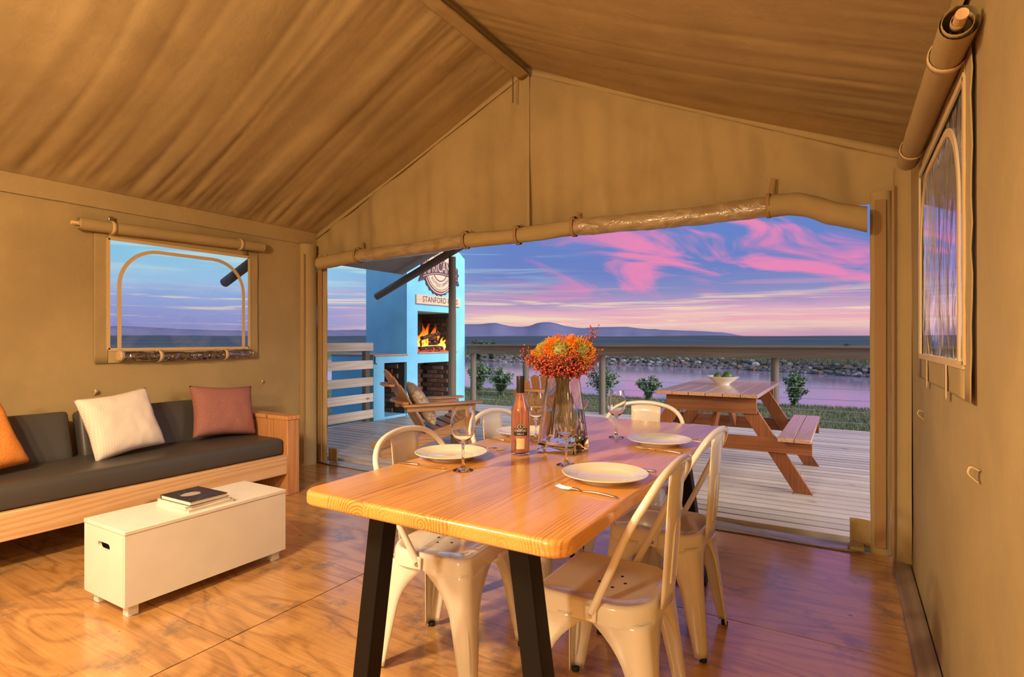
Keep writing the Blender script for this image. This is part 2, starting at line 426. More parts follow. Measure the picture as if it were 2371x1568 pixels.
def ply_mat():
    m, t, b = mat('varnished_plywood')
    oc = t.n('ShaderNodeTexCoord').outputs['Object']; rnd = t.n('ShaderNodeObjectInfo').outputs['Random']
    v = t.n('ShaderNodeVectorMath', operation='ADD', ins={0: oc, 1: t.comb(t.m('MULTIPLY', rnd, 31.0), t.m('MULTIPLY', rnd, 13.0), 0.0)}).outputs[0]
    x, y, z = t.sep(v)
    c1 = t.noise(t.comb(t.m('MULTIPLY', x, .75), t.m('MULTIPLY', y, 2.3), 0.0), 1.3, 3, .45, .9)
    vein = t.m('ADD', t.m('MULTIPLY', t.m('SINE', t.m('MULTIPLY', c1, 44.0)), .5), .5)
    vein = t.m('POWER', vein, 2.2)
    fib = t.noise(t.comb(t.m('MULTIPLY', x, 3.0), t.m('MULTIPLY', y, 75.0), 0.0), 1.0, 6, .7)
    blot = t.noise(v, 1.6, 5, .6)
    g = t.m('ADD', t.m('MULTIPLY', vein, .22), t.m('ADD', t.m('MULTIPLY', t.m('ADD', t.m('MULTIPLY', t.m('SUBTRACT', fib, .5), 1.7), .5), .50), t.m('MULTIPLY', blot, .30)))
    col = t.ramp(g, [(.18, (.68, .38, .135, 1)), (.5, (.51, .255, .078, 1)), (.85, (.23, .09, .024, 1))])
    vo = t.n('ShaderNodeTexVoronoi', feature='F1', ins={'Vector': t.comb(t.m('MULTIPLY', x, .55), y, 0.0), 'Scale': 3.1})
    kd = t.m('MULTIPLY', t.m('SUBTRACT', 1.0, t.ss(vo.outputs['Distance'], .025, .11)), t.ss(t.noise(v, 2.2, 1), .45, .6))
    col = t.mix(t.m('MULTIPLY', kd, .7), col, (.20, .055, .018, 1))
    # worn grey patches and black specks
    gr = t.m('MULTIPLY', t.ss(t.noise(v, 3.4, 6, .7), .52, .66), .70)
    col = t.mix(gr, col, (.13, .085, .055, 1))
    vs = t.n('ShaderNodeTexVoronoi', feature='F1', ins={'Vector': t.comb(t.m('MULTIPLY', x, .7), y, 3.0), 'Scale': 8.0})
    sp = t.m('MULTIPLY', t.m('SUBTRACT', 1.0, t.ss(vs.outputs['Distance'], .05, .08)), t.ss(t.noise(v, 5.0, 1), .48, .56))
    col = t.mix(t.m('MULTIPLY', sp, .9), col, (.03, .017, .012, 1))
    t.L.new(col, b.inputs['Base Color'])
    t.L.new(t.m('ADD', .20, t.m('MULTIPLY', t.noise(v, 4.0, 6, .7), .28)), b.inputs['Roughness'])
    b.inputs['Coat Weight'].default_value = .9; b.inputs['Coat Roughness'].default_value = .16; b.inputs['Coat IOR'].default_value = 1.75
    bp = t.n('ShaderNodeBump', ins={'Strength': .12, 'Distance': .003, 'Height': t.m('ADD', fib, t.m('MULTIPLY', blot, 2.0))}); t.L.new(bp.outputs[0], b.inputs['Normal'])
    return m
M_table = table_mat(); M_ply = ply_mat()

# ================================================================ the tent
XL, XR, YF, YB = -4.50, .29, 3.77, -3.45
EAVE, RX, RZ = 2.24, -2.12, 3.30
def roof_z(x): return EAVE+(RZ-EAVE)*((x-XL)/(RX-XL) if x <= RX else (XR-x)/(XR-RX))

# floor of plywood sheets
floor = struct('floor')
sub_fl = MB().box(((XL+XR)/2, (YF+YB)/2, -.035), (XR-XL+.06, YF-YB+.04, .02)).build('subfloor', M_dark, floor)
sheet = MB().box((0, 0, -.010), (2.394, 1.194, .020)).mesh('plywood_sheet'); sheet.materials.append(M_ply)
for i, xc in enumerate((-3.33, -.93)):
    for j in range(6):
        o = bpy.data.objects.new('plywood_sheet', sheet); COL.objects.link(o); o.parent = floor
        o.location = (xc, 3.15-1.2*j, 0)

def fbm(x, y, s=0.0): return mnoise.noise(Vector((x, y, s)))
# roof: two sagging slopes with gathered folds
ceiling = struct('ceiling')
def slope(side):
    seed = 3.1 if side < 0 else 11.7
    x0 = XL if side < 0 else XR
    nrm = Vector(((RZ-EAVE)*(-side)*-1, 0, abs(RX-x0))).normalized()
    amp = 1.0 if side < 0 else .55
    def fn(i, j):
        s = i; y = YB+(YF-YB)*j
        x = x0+(RX-x0)*s; z = EAVE+(RZ-EAVE)*s
        yy = y+.10*math.sin(3*s+seed)*math.sin(1.3*y)
        d = .020*fbm(yy*2.1, s*.5, seed)+.014*fbm(yy*4.6, s*.6, seed+5)+.006*fbm(yy*9, s*.8, seed+9)
        ga = math.exp(-s/.16)+.7*math.exp(-(1-s)/.14)
        d += ga*(.020*fbm(yy*9+2*s, s*1.2, seed+2)+.011*fbm(yy*19, s*1.5, seed+4))
        gb_ = .25+1.0*math.exp(-s/.30)+.8*math.exp(-(1-s)/.22)
        c1 = max(0, 1-abs(fbm(yy*3.6+.5*s, s*.55, seed+20))*4.5)**2; c2 = max(0, 1-abs(fbm(yy*7.5+.8*s, s*1.1, seed+30))*4.0)**2
        d += gb_*(.012*c1+.010*c2*math.exp(-min(s, 1-s)/.18))
        d = d*amp*min(1, s*14+.05)*min(1, (1-s)*14+.05)*min(1, (YF-y)*5+.03)
        d -= .035*math.sin(math.pi*s)
        return Vector((x, y, z))+nrm*d
    return MB().grid(fn, 64, 460)
slope(-1).build('roof_slope', M_canvas, ceiling, angle=180)
slope(1).build('roof_slope', M_canvas, ceiling, angle=180)
# ridge pocket, gable tape, hanging metal pin
def rp(i, j):
    y = YB+(YF-.02-YB)*j; a = -1+2*i
    return Vector((RX+a*.055+.004*fbm(y*9, i, 2), y, RZ-.075-.02*(1-a*a)+.012*fbm(y*8, i*2, 1)-.012*abs(a)))
MB().grid(rp, 8, 120).build('ridge_pocket', M_canvas2, ceiling, solid=.004)
for side in (-1, 1):
    x0 = XL if side < 0 else XR
    def tp(i, j, x0=x0):
        x = x0+(RX-x0)*i; return Vector((x, YF-.012-.0*j, roof_z(x)-.004-.055*j))
    MB().grid(tp, 30, 1).build('gable_tape', M_canvas2, ceiling, solid=.006)
MB().tube([(RX-.06, YF-.10, RZ-.10), (RX-.06, YF-.10, RZ-.30)], .006, 8).build('ridge_pin', M_steel, ceiling)

# long walls with a window hole, and eave valances
WY0, WY1, WZ0, WZ1 = 1.95, 3.04, 1.13, 1.92          # the clear pane
def side_wall(name, xw, inward):
    ys = [YB+(WY0-YB)*i/26 for i in range(26)]+[WY0+(WY1-WY0)*i/10 for i in range(10)]+[WY1+(YF-WY1)*i/8 for i in range(9)]
    zs = [WZ0*i/9 for i in range(9)]+[WZ0+(WZ1-WZ0)*i/7 for i in range(7)]+[WZ1+(EAVE-WZ1)*i/4 for i in range(5)]
    mb = MB()
    def P(y, z):
        e = min(abs(y-WY0), abs(y-WY1)) if WZ0-.05 < z < WZ1+.05 else .5
        d = .012*fbm(y*2.2, z*.7, xw)+.006*fbm(y*6, z*.5, xw+3)
        k = min(1, e*3)*min(1, z*5)*min(1, (EAVE-z)*5)
        return Vector((xw+inward*d*k, y, z))
    vs = [P(y, z) for y in ys for z in zs]; nz_ = len(zs); fs = []
    for i in range(len(ys)-1):
        for j in range(nz_-1):
            yc, zc = (ys[i]+ys[i+1])/2, (zs[j]+zs[j+1])/2
            if WY0 < yc < WY1 and WZ0 < zc < WZ1: continue
            fs.append((i*nz_+j, (i+1)*nz_+j, (i+1)*nz_+j+1, i*nz_+j+1))
    mb.add(vs, fs)
    wl = mb.build(name, M_canvas, angle=180); wl['kind'] = 'structure'
    def va(i, j):
        y = YB+(YF-YB)*i; k = j
        return Vector((xw+inward*(.012+.004*k*(1+fbm(y*14, k, 3))+.003*fbm(y*30, k*2, 7)*k), y, EAVE+.005-.125*k+.003*fbm(y*8, 0, 5)*k))
    MB().grid(va, 200, 3).build('valance', M_canvas2, wl, angle=180)
    return wl
wall_left = side_wall('wall_left', XL, 1)
wall_right = side_wall('wall_right', XR, -1)
# small hanging loops on the walls
def loop(p, inward, parent):
    p = Vector(p)
    mb = MB(); pts = [p, p+Vector((inward*.018, 0, .008)), p+Vector((inward*.024, 0, -.008)), p+Vector((inward*.012, 0, -.022)), p+Vector((inward*.003, 0, -.030))]
    def g(i, j):
        sp = smooth_path(pts, 4); return sp[int(round(i*(len(sp)-1)))]+Vector((0, (j-.5)*.022, 0))
    mb.grid(g, 16, 1).build('hanging_loop', M_zip, parent, solid=.003)
loop(onx(219, 905, XL), 1, wall_left); loop(onx(604, 882, XL), 1, wall_left)
loop(onx(2140, 955, XR), -1, wall_right); loop(onx(2268, 1090, XR), -1, wall_right)

# back wall behind the camera
bk = MB().add([(XL, YB, 0), (XR, YB, 0), (XR, YB, EAVE), (RX, YB, RZ), (XL, YB, EAVE)], [(0, 1, 2, 3, 4)]).build('wall_back', M_canvas)
bk['kind'] = 'structure'

# gable front: canvas above the doorway, jambs, rolled-up door
DX0, DX1 = -4.34, .112
def gb(i, j):
    x = XL+(XR-XL)*i; zb = 1.97 if x < DX1 else 1.97; zt = roof_z(x)
    z = zb+(zt-zb)*j
    k = min(1, (1-j)*6)*min(1, i*20)*min(1, (1-i)*20)
    d = (.016*max(0, 1-abs(fbm(x*4.2+.3*j, j*.5, 14))*4.5)**2*(1-.6*j)+.034*fbm(x*3.1+.4*j, j*.4, 2)+.026*fbm(x*7.5, j*.6, 6)+.02*fbm(x*1.6, z*1.6, 8))*k
    return Vector((x, YF-d*1.6+.012*k, z))
wf = MB().grid(gb, 150, 24).build('wall_front', M_canvas, angle=180); wf['kind'] = 'structure'
MB().box((RX+.03, YF-.022, 2.62), (.022, .006, 1.20)).build('seam_strip', M_canvas2, wf, bevel=.002)
def jamb(x0, x1, name='jamb'):
    def fn(i, j):
        a = 2*math.pi*i; x = (x0+x1)/2+math.cos(a)*(x1-x0)/2; y = YF+math.sin(a)*.022
        z = 2.03*j; return Vector((x+.004*fbm(z*3, i*2, 4), y+.004*fbm(z*4, i*3, 9), z+.0))
    MB().grid(fn, 24, 30).build(name, M_canvas2, wf, angle=180)
jamb(XL+.02, DX0-.0); jamb(DX1, DX1+.10); 
# pole pockets in the two front corners
def pocket(xa, xb, y0, y1, inw):
    def fn(i, j):
        z = 2.12*j; a = math.pi*i
        return Vector((xa+inw*(math.sin(a)*abs(xb-xa))+.003*fbm(z*2.5, i*3, 3), y0+(y1-y0)*(.5-.5*math.cos(a)), z))
    MB().grid(fn, 18, 30).build('pole_pocket', M_canvas2, wf, angle=180)
pocket(XL, XL+.075, 3.58, 3.765, 1); pocket(XR, XR-.075, 3.58, 3.765, -1)
for x, y in ((XL+.055, 3.585), (DX0-.04, YF-.035), (XR-.078, 3.60), (DX1+.105, YF-.035)):
    MB().tube([(x, y, .02), (x, y, 2.02)], .007, 8).build('edge_piping', M_binding, wf)
for x, wd in ((DX1+.048, .055), (DX0-.06, .03)):
    MB().box((x, YF-.030, 1.01), (wd, .006, 1.94)).build('jamb_shade_strip', M_binding, wf, bevel=.002)  # dark strip standing in for the shade on the turned jamb
# lower canvas flap turned back beside the doorway, with a webbing hem
def lf(i, j):
    x = .015+.10*i; return Vector((x, 3.80+.008*math.sin(5*i), .02+.15*j))
MB().grid(lf, 8, 6).build('corner_flap', M_canvas2, wf, solid=.004)
def lf2(i, j):
    x = -4.34+.13*i; return Vector((x, 3.79+.008*math.sin(5*i), .02+.13*j))
MB().grid(lf2, 8, 6).build('corner_flap', M_canvas2, wf, solid=.004)
# rolled door
door = struct('door_1'); 
rolpx = [(740, 609), (830, 592), (930, 580), (1080, 556), (1200, 545), (1330, 525), (1480, 512), (1620, 498), (1780, 477), (1850, 472), (1920, 490), (2008, 507)]
rol = [ony(u, v, 3.665) for u, v in rolpx]
def roll_piece(pts, name, m, rr, seed, n=20):
    sp = smooth_path(pts, 14); mb = MB(); prev = None; rings = []
    for i, p in enumerate(sp):
        rg = []
        for k in range(n):
            a = 2*math.pi*k/n
            r = rr*(1+.10*fbm(p.x*5, math.cos(a)*1.3, seed)+.07*fbm(p.x*14, a, seed+2))*(1.06 if math.sin(a) < 0 else .95)
            rg.append(p+Vector((0, math.cos(a)*r*.9, math.sin(a)*r)))
        rings += rg
    m_ = len(sp); fs = []
    for i in range(m_-1):
        for k in range(n):
            k2 = (k+1) % n; fs.append((i*n+k, i*n+k2, (i+1)*n+k2, (i+1)*n+k))
    fs.append(tuple(range(n))); fs.append(tuple((m_-1)*n+k for k in range(n)))
    return mb.add(rings, fs).build(name, m, door, angle=60)
roll_piece(rol[:2], 'rolled_canvas', M_canvas2, .060, 1)
roll_piece(rol[1:4], 'rolled_flap', M_vinylroll, .058, 2)
roll_piece(rol[3:6], 'rolled_canvas', M_canvas2, .056, 3)
roll_piece(rol[5:9], 'rolled_flap', M_vinylroll, .060, 4)
roll_piece(rol[8:], 'rolled_canvas', M_canvas2, .068, 5)
for k, (u, v) in ((1, (838, 560)), (3, (1090, 535)), (4, (1203, 520)), (5, (1337, 490)), (8, (1790, 412))):
    c = rol[k]; top = ony(u, v, 3.735)
    def bd(i, j, c=c):
        a = 2*math.pi*i; r = .072
        return Vector((c.x+(j-.5)*.022, c.y+math.cos(a)*r*.9, c.z+math.sin(a)*r))
    st_ = MB().grid(bd, 20, 1).build('strap', M_binding, door, solid=.003)
    MB().bar((c.x, 3.70, c.z+.05), (top.x, 3.735, max(top.z, c.z+.09)), .024, .004, up=(0, 1, 0)).build('strap_tail', M_binding, st_)
# clear flap lying on the floor at the sill
def flap_strip(p0, p1, name, seed):
    p0, p1 = Vector(p0), Vector(p1)
    def fn(i, j):
        p = p0.lerp(p1, i); z = .006+.018*max(0, fbm(p.x*4, j*2, seed))+.028*j*j*(.6+.4*fbm(p.x*3, 0, seed+4))
        return Vector((p.x, p.y+.105*j+.01*fbm(p.x*5, j, seed+1), z))
    return MB().grid(fn, 60, 8).build(name, M_sill, wf, angle=180, solid=.002)
M_sill = plain('grey_clear_vinyl_hem', (.34, .31, .29), .2, coat=.6, bump=.7, bscale=22)
flap_strip((-4.44, 3.725, 0), (.05, 3.695, 0), 'sill_flap', 3)
MB().box((.05, 3.735, .028), (.07, .09, .022)).build('flap_buckle', M_canvas2, wf, bevel=.004)

# windows
def window(name, xw, inw, with_roll):
    wdw = struct(name, (xw, 2.5, 1.5))
    def P(y, z, d): return Vector((xw+inw*d, y, z))
    def strip(y0, y1, z0, z1, d, nm, m, n=14):
        def fn(i, j):
            y = y0+(y1-y0)*i; z = z0+(z1-z0)*j
            return P(y, z, d+.004*fbm(y*12, z*12, xw))
        MB().grid(fn, n, n).build(nm, m, wdw, angle=180, solid=.003)
    Y0, Y1, Z0, Z1 = 1.865, 3.125, 1.035, 1.975
    strip(Y0, WY0, Z0, Z1, .012, 'border_strip', M_canvas2); strip(WY1, Y1, Z0, Z1, .012, 'border_strip', M_canvas2)
    strip(WY0, WY1, Z0, WZ0, .012, 'border_strip', M_canvas2); strip(WY0, WY1, WZ1, Z1, .012, 'border_strip', M_canvas2)
    for (a, b) in (((WY0, WZ0), (WY0, WZ1)), ((WY1, WZ0), (WY1, WZ1)), ((WY0, WZ1), (WY1, WZ1)), ((WY0, WZ0), (WY1, WZ0))):
        MB().bar(P(*a, .016), P(*b, .016), .022, .006, up=(1, 0, 0)).build('pane_binding', M_zip, wdw)
    amp = .006 if with_roll else .016
    def pn(i, j):
        y = WY0+(WY1-WY0)*i; z = WZ0+(WZ1-WZ0)*j
        k = min(1, i*8, (1-i)*8, j*8, (1-j)*8)
        edge = math.exp(-min(i, 1-i)/.06)
        d = (amp*fbm(y*5, z*1.4, 4)+(.004+amp*.5)*edge*fbm(y*9, z*16, 7))*k
        return P(y, z, .006+d)
    MB().grid(pn, 50, 40).build('clear_pane', M_vinyl if with_roll else M_vinylR, wdw, angle=180)
    ya, yb, zt, r = 2.02, 2.985, 1.862, .27
    pts = [(ya, WZ0)]+[(ya+r-r*math.cos(math.pi/2*k/10), zt-r+r*math.sin(math.pi/2*k/10)) for k in range(11)]
    pts += [(yb-r+r*math.sin(math.pi/2*k/10), zt-r+r*math.cos(math.pi/2*k/10)) for k in range(11)]+[(yb, WZ0)]
    mb = MB(); n = len(pts)
    for k in range(n):
        pa = Vector(pts[max(k-1, 0)]); pb = Vector(pts[min(k+1, n-1)]); t_ = (pb-pa).normalized(); nn = Vector((-t_.y, t_.x))
        for s_ in (-.0125, .0125):
            for d in (.014, .020):
                mb.v.append(P(pts[k][0]+nn.x*s_, pts[k][1]+nn.y*s_, d))
    for k in range(n-1):
        a, b = 4*k, 4*k+4
        mb.f += [(a+1, a+3, b+3, b+1), (a, b, b+2, a+2), (a, a+1, b+1, b), (a+2, b+2, b+3, a+3)]
    mb.build('zip_arch', M_zip, wdw)
    # rolled-up canvas cover above
    r0 = .042
    def rl(i, j):
        y = 1.76+(3.15-1.76)*i; a = 2*math.pi*j
        rr = r0*(1+.05*fbm(y*6, math.cos(a), xw)); z = 1.985+.035*i
        return P(y, z+math.sin(a)*rr, .050+math.cos(a)*rr)
    cov = MB().grid(rl, 40, 20).build('rolled_cover', M_canvas2, wdw, angle=70)
    spir = [P(1.758, 1.985+math.sin(a)*.0065*a/2.2, .05+math.cos(a)*.0065*a/2.2) for a in [k*.35 for k in range(6, 41)]]
    def spi(i, j):
        q = spir[int(round(i*(len(spir)-1)))]; return q+Vector((0, .03*j-.004, 0))
    MB().grid(spi, 34, 1).build('roll_end', M_canvas, cov, solid=.0015)
    MB().tube([P(1.715, 1.985, .052), P(1.80, 1.987, .052)], .014, 12).build('dowel', M_pine, cov)
    for yy in (1.96, 2.93):
        def bd(i, j, yy=yy):
            a = 2*math.pi*i; z = 1.985+.035*(yy-1.76)/1.39
            return P(yy+(j-.5)*.028, z+math.sin(a)*.046, .05+math.cos(a)*.046)
        s = MB().grid(bd, 20, 1).build('strap', M_zip, wdw, solid=.003)
        MB().box(P(yy, 2.055, .03), (.012, .03, .035)).build('strap_buckle', M_steel, s, bevel=.003)
    if with_roll:
        def vr(i, j):
            y = 2.02+(3.04-2.02)*i; a = 2*math.pi*j
            rr = .036*(1+.16*fbm(y*7, math.cos(a)*2, 5)+.10*fbm(y*17, a, 2))*(1 if i > .06 else .9)
            return P(y, 1.085+math.sin(a)*rr-.02*math.sin(math.pi*i)*.6, .042+math.cos(a)*rr)
        vrl = MB().grid(vr, 70, 18).build('rolled_pane_cover', M_clearroll, wdw, angle=180)
        def vr2(i, j):
            q = vr(.01+.98*i, j); c = P(q.y, 1.085-.012*math.sin(math.pi*i), .042); return c+(q-c)*.62+Vector((0, 0, .004*fbm(q.y*9, j*6, 3)))
        MB().grid(vr2, 60, 14).build('inner_roll', M_clearroll, vrl, angle=180)
        MB().lathe([(.012, 0), (.034, 0), (.040, .012), (.034, .03), (.012, .03)], 18).xf(Matrix.Translation(P(2.0, 1.085, .042)) @ Matrix.Rotation(rad(-90), 4, 'X')).build('roll_end', M_zip, vrl)
        MB().lathe([(.008, 0), (.030, 0), (.034, .012), (.028, .03), (.008, .03)], 18).xf(Matrix.Translation(P(3.02, 1.085, .042)) @ Matrix.Rotation(rad(-90), 4, 'X')).build('roll_end', M_zip, vrl)
        for yy in (2.28, 2.80):
            def bd(i, j, yy=yy):
                a = 2*math.pi*i
                return P(yy+(j-.5)*.028, 1.078+math.sin(a)*.042, .042+math.cos(a)*.042)
            MB().grid(bd, 20, 1).build('strap', M_zip, wdw, solid=.003)
    else:
        for yy in (2.25, 2.75):
            def tl(i, j, yy=yy): return P(yy+(j-.5)*.03, 1.12-.11*i, .019)
            MB().grid(tl, 8, 1).build('strap', M_zip, wdw, solid=.003)
    return wdw
window('window_1', XL, 1, True)
window('window_2', XR, -1, False)
bb = MB().box((XR-.042, .15, .014), (.075, 6.9, .028)).build('baseboard_right', M_batten, bevel=.003); bb['kind'] = 'structure'
# ================================================================ dining table
TX0, TX1, TY0, TY1, TZ = -1.382, -.522, 1.095, 3.005, .76
tcx, tcy = (TX0+TX1)/2, (TY0+TY1)/2
table = thing('dining_table', 'long lacquered pine dining table with thick rounded top on black steel frames', 'table', (tcx, tcy, 0))
def rounded(w_, d_, r, n=6):
    out = []
    for cx, cy, a0 in ((w_/2-r, d_/2-r, 0), (-w_/2+r, d_/2-r, 90), (-w_/2+r, -d_/2+r, 180), (w_/2-r, -d_/2+r, 270)):
        out += [(cx+r*math.cos(rad(a0+90*k/n)), cy+r*math.sin(rad(a0+90*k/n))) for k in range(n+1)]
    return out
MB().prism([(x, y, TZ-.042) for x, y in rounded(TX1-TX0, TY1-TY0, .055)], (0, 0, .042)).build('tabletop', M_table, table, world=False, bevel=.011, segs=4, angle=60)
for sy in (-1, 1):
    yy = sy*(.80)
    for sx in (-1, 1):
        MB().bar((sx*.235, yy, TZ-.045), (sx*.335, yy, .0), .060, .060, up=(0, 1, 0)).build('leg', M_black, table, world=False, bevel=.004)
    MB().box((0, yy, .015), (.66, .066, .03)).build('foot_bar', M_black, table, world=False, bevel=.003)
    MB().box((0, yy, TZ-.05), (.56, .066, .012)).build('mounting_plate', M_black, table, world=False)

# ================================================================ metal chairs
def rr_ring(hw, hd, rf, rb, z, n=7, cy=0.0):
    out = []
    for cx, yy, r, a0 in ((hw-rb, -hd+rb, rb, 270), (hw-rf, hd-rf, rf, 0), (-hw+rf, hd-rf, rf, 90), (-hw+rb, -hd+rb, rb, 180)):
        out += [Vector((cx+r*math.cos(rad(a0+90*k/n)), cy+yy+r*math.sin(rad(a0+90*k/n)), z)) for k in range(n+1)]
    return out
def make_chair():
    t = thing('metal_chair', 'x', 'chair')
    rings = [rr_ring(.182, .180, .045, .105, .395), rr_ring(.180, .178, .045, .105, .425), rr_ring(.178, .176, .045, .105, .440),
             rr_ring(.172, .170, .044, .102, .4495), rr_ring(.163, .161, .042, .098, .4505), rr_ring(.157, .155, .040, .095, .4460), rr_ring(.10, .10, .03, .06, .4445)]
    n = len(rings[0]); mb = MB(); vs = [p for r in rings for p in r]; fs = []
    for i in range(len(rings)-1):
        for k in range(n):
            k2 = (k+1) % n; fs.append((i*n+k, i*n+k2, (i+1)*n+k2, (i+1)*n+k))
    fs.append(tuple((len(rings)-1)*n+k for k in range(n)))
    st_ = mb.add(vs, fs).build('seat', M_enamel, t, world=False, angle=60)
    for hx, hy in ((.025, .02), (-.025, .02), (.045, -.03), (-.045, -.03), (0, -.055)):
        MB().lathe([(.0055, .4446), (.0055, .4452)], 8, (hx, hy, 0)).build('drain_hole', M_dark, st_, world=False)
    # folded sheet legs
    for sx in (-1, 1):
        for sy in (-1, 1):
            mb = MB(); levels = 16; m = 13; vs = []
            for i in range(levels+1):
                f = i/levels; z = .011+(.405-.011)*f
                cx, cy = ((.205-.027*f, .212-.036*f) if sy > 0 else (.176-.014*f, .214-.044*f))
                wd = .021+.030*f+.098*max(0, (f-.55)/.45)**2.4
                r = .018+.020*f
                pts = [(cx-r-wd, cy), (cx-r-wd*.5, cy+.002), (cx-r, cy)]
                pts += [(cx-r+r*math.sin(rad(90*k/6)), cy-r+r*math.cos(rad(90*k/6))) for k in range(1, 6)]
                pts += [(cx, cy-r), (cx+.002, cy-r-wd*.5), (cx, cy-r-wd)]
                m = len(pts)
                vs += [Vector((sx*a, sy*b, z)) for a, b in pts]
            fs = [(i*m+k, i*m+k+1, (i+1)*m+k+1, (i+1)*m+k) for i in range(levels) for k in range(m-1)]
            lg = mb.add(vs, fs).build('leg', M_enamel, t, world=False, solid=.004, angle=60)
            MB().lathe([(.010, 0), (.0135, .001), (.0145, .012), (.012, .016)], 12, ((sx*.195, sy*.201, 0) if sy > 0 else (sx*.165, sy*.203, 0))).build('rubber_foot', M_rubber, lg, world=False)
            # pressed groove on the outer corner
            rp_ = []
            for z in (.06, .11, .16, .21, .245):
                f = (z-.011)/.394; cx, cy = ((.205-.027*f, .212-.036*f) if sy > 0 else (.176-.014*f, .214-.044*f)); r = (.018+.020*f)*.293
                rp_.append((sx*(cx-r-.002), sy*(cy-r-.002), z))
            g = MB().tube(rp_, [.003, .0075, .0085, .0075, .003], 8)
            g.build('pressed_rib', M_enamel, lg, world=False)
    hp = [(-.186, -.02, .425), (-.210, -.085, .56), (-.225, -.140, .68), (-.205, -.188, .770), (-.135, -.214, .826), (0, -.224, .846)]
    hp = hp+[(-x, y, z) for x, y, z in hp[-2::-1]]
    hb = MB().tube(smooth_path(hp, 6), .0115, 10).build('back_hoop', M_enamel, t, world=False)
    for sx in (-1, 1):
        MB().box((sx*.188, -.018, .42), (.008, .036, .045)).build('hoop_bracket', M_enamel, hb, world=False, bevel=.004)
        MB().lathe([(.007, 0), (.006, .004)], 8).xf(Matrix.Translation((sx*.193, -.018, .416)) @ Matrix.Rotation(rad(90*sx), 4, 'Y')).build('bolt', M_steel, hb, world=False)
    def spl(i, j):
        a = -1+2*i; hw = .070+.015*j; f = j
        y = -.186-.030*f-.012*(1-a*a); z = .425+(.834-.425)*f
        return Vector((a*hw, y, z-.010*a*a*f))
    sp = MB().grid(spl, 8, 10).build('back_splat', M_enamel, t, world=False, solid=.004, angle=60)
    def ar(a, f):
        return Vector((a, -.186-.030*f-.0105, .425+.409*f))
    ap = [ar(-.030, .16), ar(-.030, .50), ar(-.025, .57), ar(-.012, .60), ar(.012, .60), ar(.025, .57), ar(.030, .50), ar(.030, .16)]
    MB().tube(ap, .0045, 6).build('embossed_arch', M_enamel, sp, world=False)
    return t
ch0 = make_chair()
chairs = [((-1.285, 1.705), -90+4, 'white metal chair tucked under the table beside the white storage box'),
          ((-1.31, 2.36), -90-2, 'white metal chair behind the bottle, on the sofa side of the table'),
          ((-.975, 2.895), 180, 'cream metal chair at the far end of the table before the picnic table'),
          ((-.645, 1.675), 90, 'cream metal chair beside the near table corner, its hoop back tilted outward'),
          ((-.655, 2.34), 90-3, 'cream metal chair beside the doorway floor, second along the wall-side of the table')]
for i, ((x, y), a, lb) in enumerate(chairs):
    c = ch0 if i == 0 else dup(ch0)
    c.location = (x, y, 0); c.rotation_euler = (0, 0, rad(a)); tag(c, lb, 'chair', 'metal chairs around the dining table')

# ================================================================ things on the table
def plate(x, y, lb):
    prof = [(0, .004), (.070, .004), (.076, .0), (.082, .0), (.086, .006), (.128, .019), (.1345, .0215), (.1355, .0235), (.133, .0245), (.098, .0145), (.090, .012), (.083, .0085), (0, .0085)]
    mb = MB().lathe(prof, 56)
    o = mb.build('dinner_plate', M_plate, None, (x, y, TZ), angle=30); tag(o, lb, 'plate', 'plates on the dining table'); return o
plate(-1.272, 1.69, 'cream dinner plate by the sofa-side edge with a wine glass in front of it')
plate(-.657, 1.675, 'cream dinner plate with a fork at the near corner beside the tilted chair')
plate(-.684, 2.36, 'cream dinner plate on the doorway side, lit pink by the sunset')
plate(-1.275, 2.26, 'cream dinner plate partly hidden behind the wine bottle')
def wine_glass(x, y, lb, s=1.0):
    out = [(.034, 0), (.0345, .0015), (.028, .004), (.012, .009), (.0050, .018), (.0042, .045), (.0042, .075), (.0060, .088), (.015, .097), (.030, .111), (.0395, .130), (.0428, .150), (.041, .175), (.037, .200), (.035, .212)]
    inn = [(.034, .212), (.036, .200), (.040, .175), (.0417, .150), (.0384, .1305), (.029, .1125), (.014, .100), (0, .0955)]
    mb = MB().lathe([(0, 0)]+out+inn, 36)
    o = mb.build('wine_glass', M_glass, None, (x, y, TZ+.0008), angle=60); tag(o, lb, 'wine glass', 'wine glasses on the dining table'); return o
wine_glass(-1.110, 1.54, 'stemmed wine glass in front of the plate on the sofa side')
wine_glass(-.846, 1.79, 'stemmed wine glass standing between the vase and the fork-side plate')
wine_glass(-.893, 2.416, 'stemmed wine glass beside the pink-lit plate, before the railing post')
wine_glass(-1.16, 2.15, 'stemmed wine glass half hidden behind the vase and bottle')

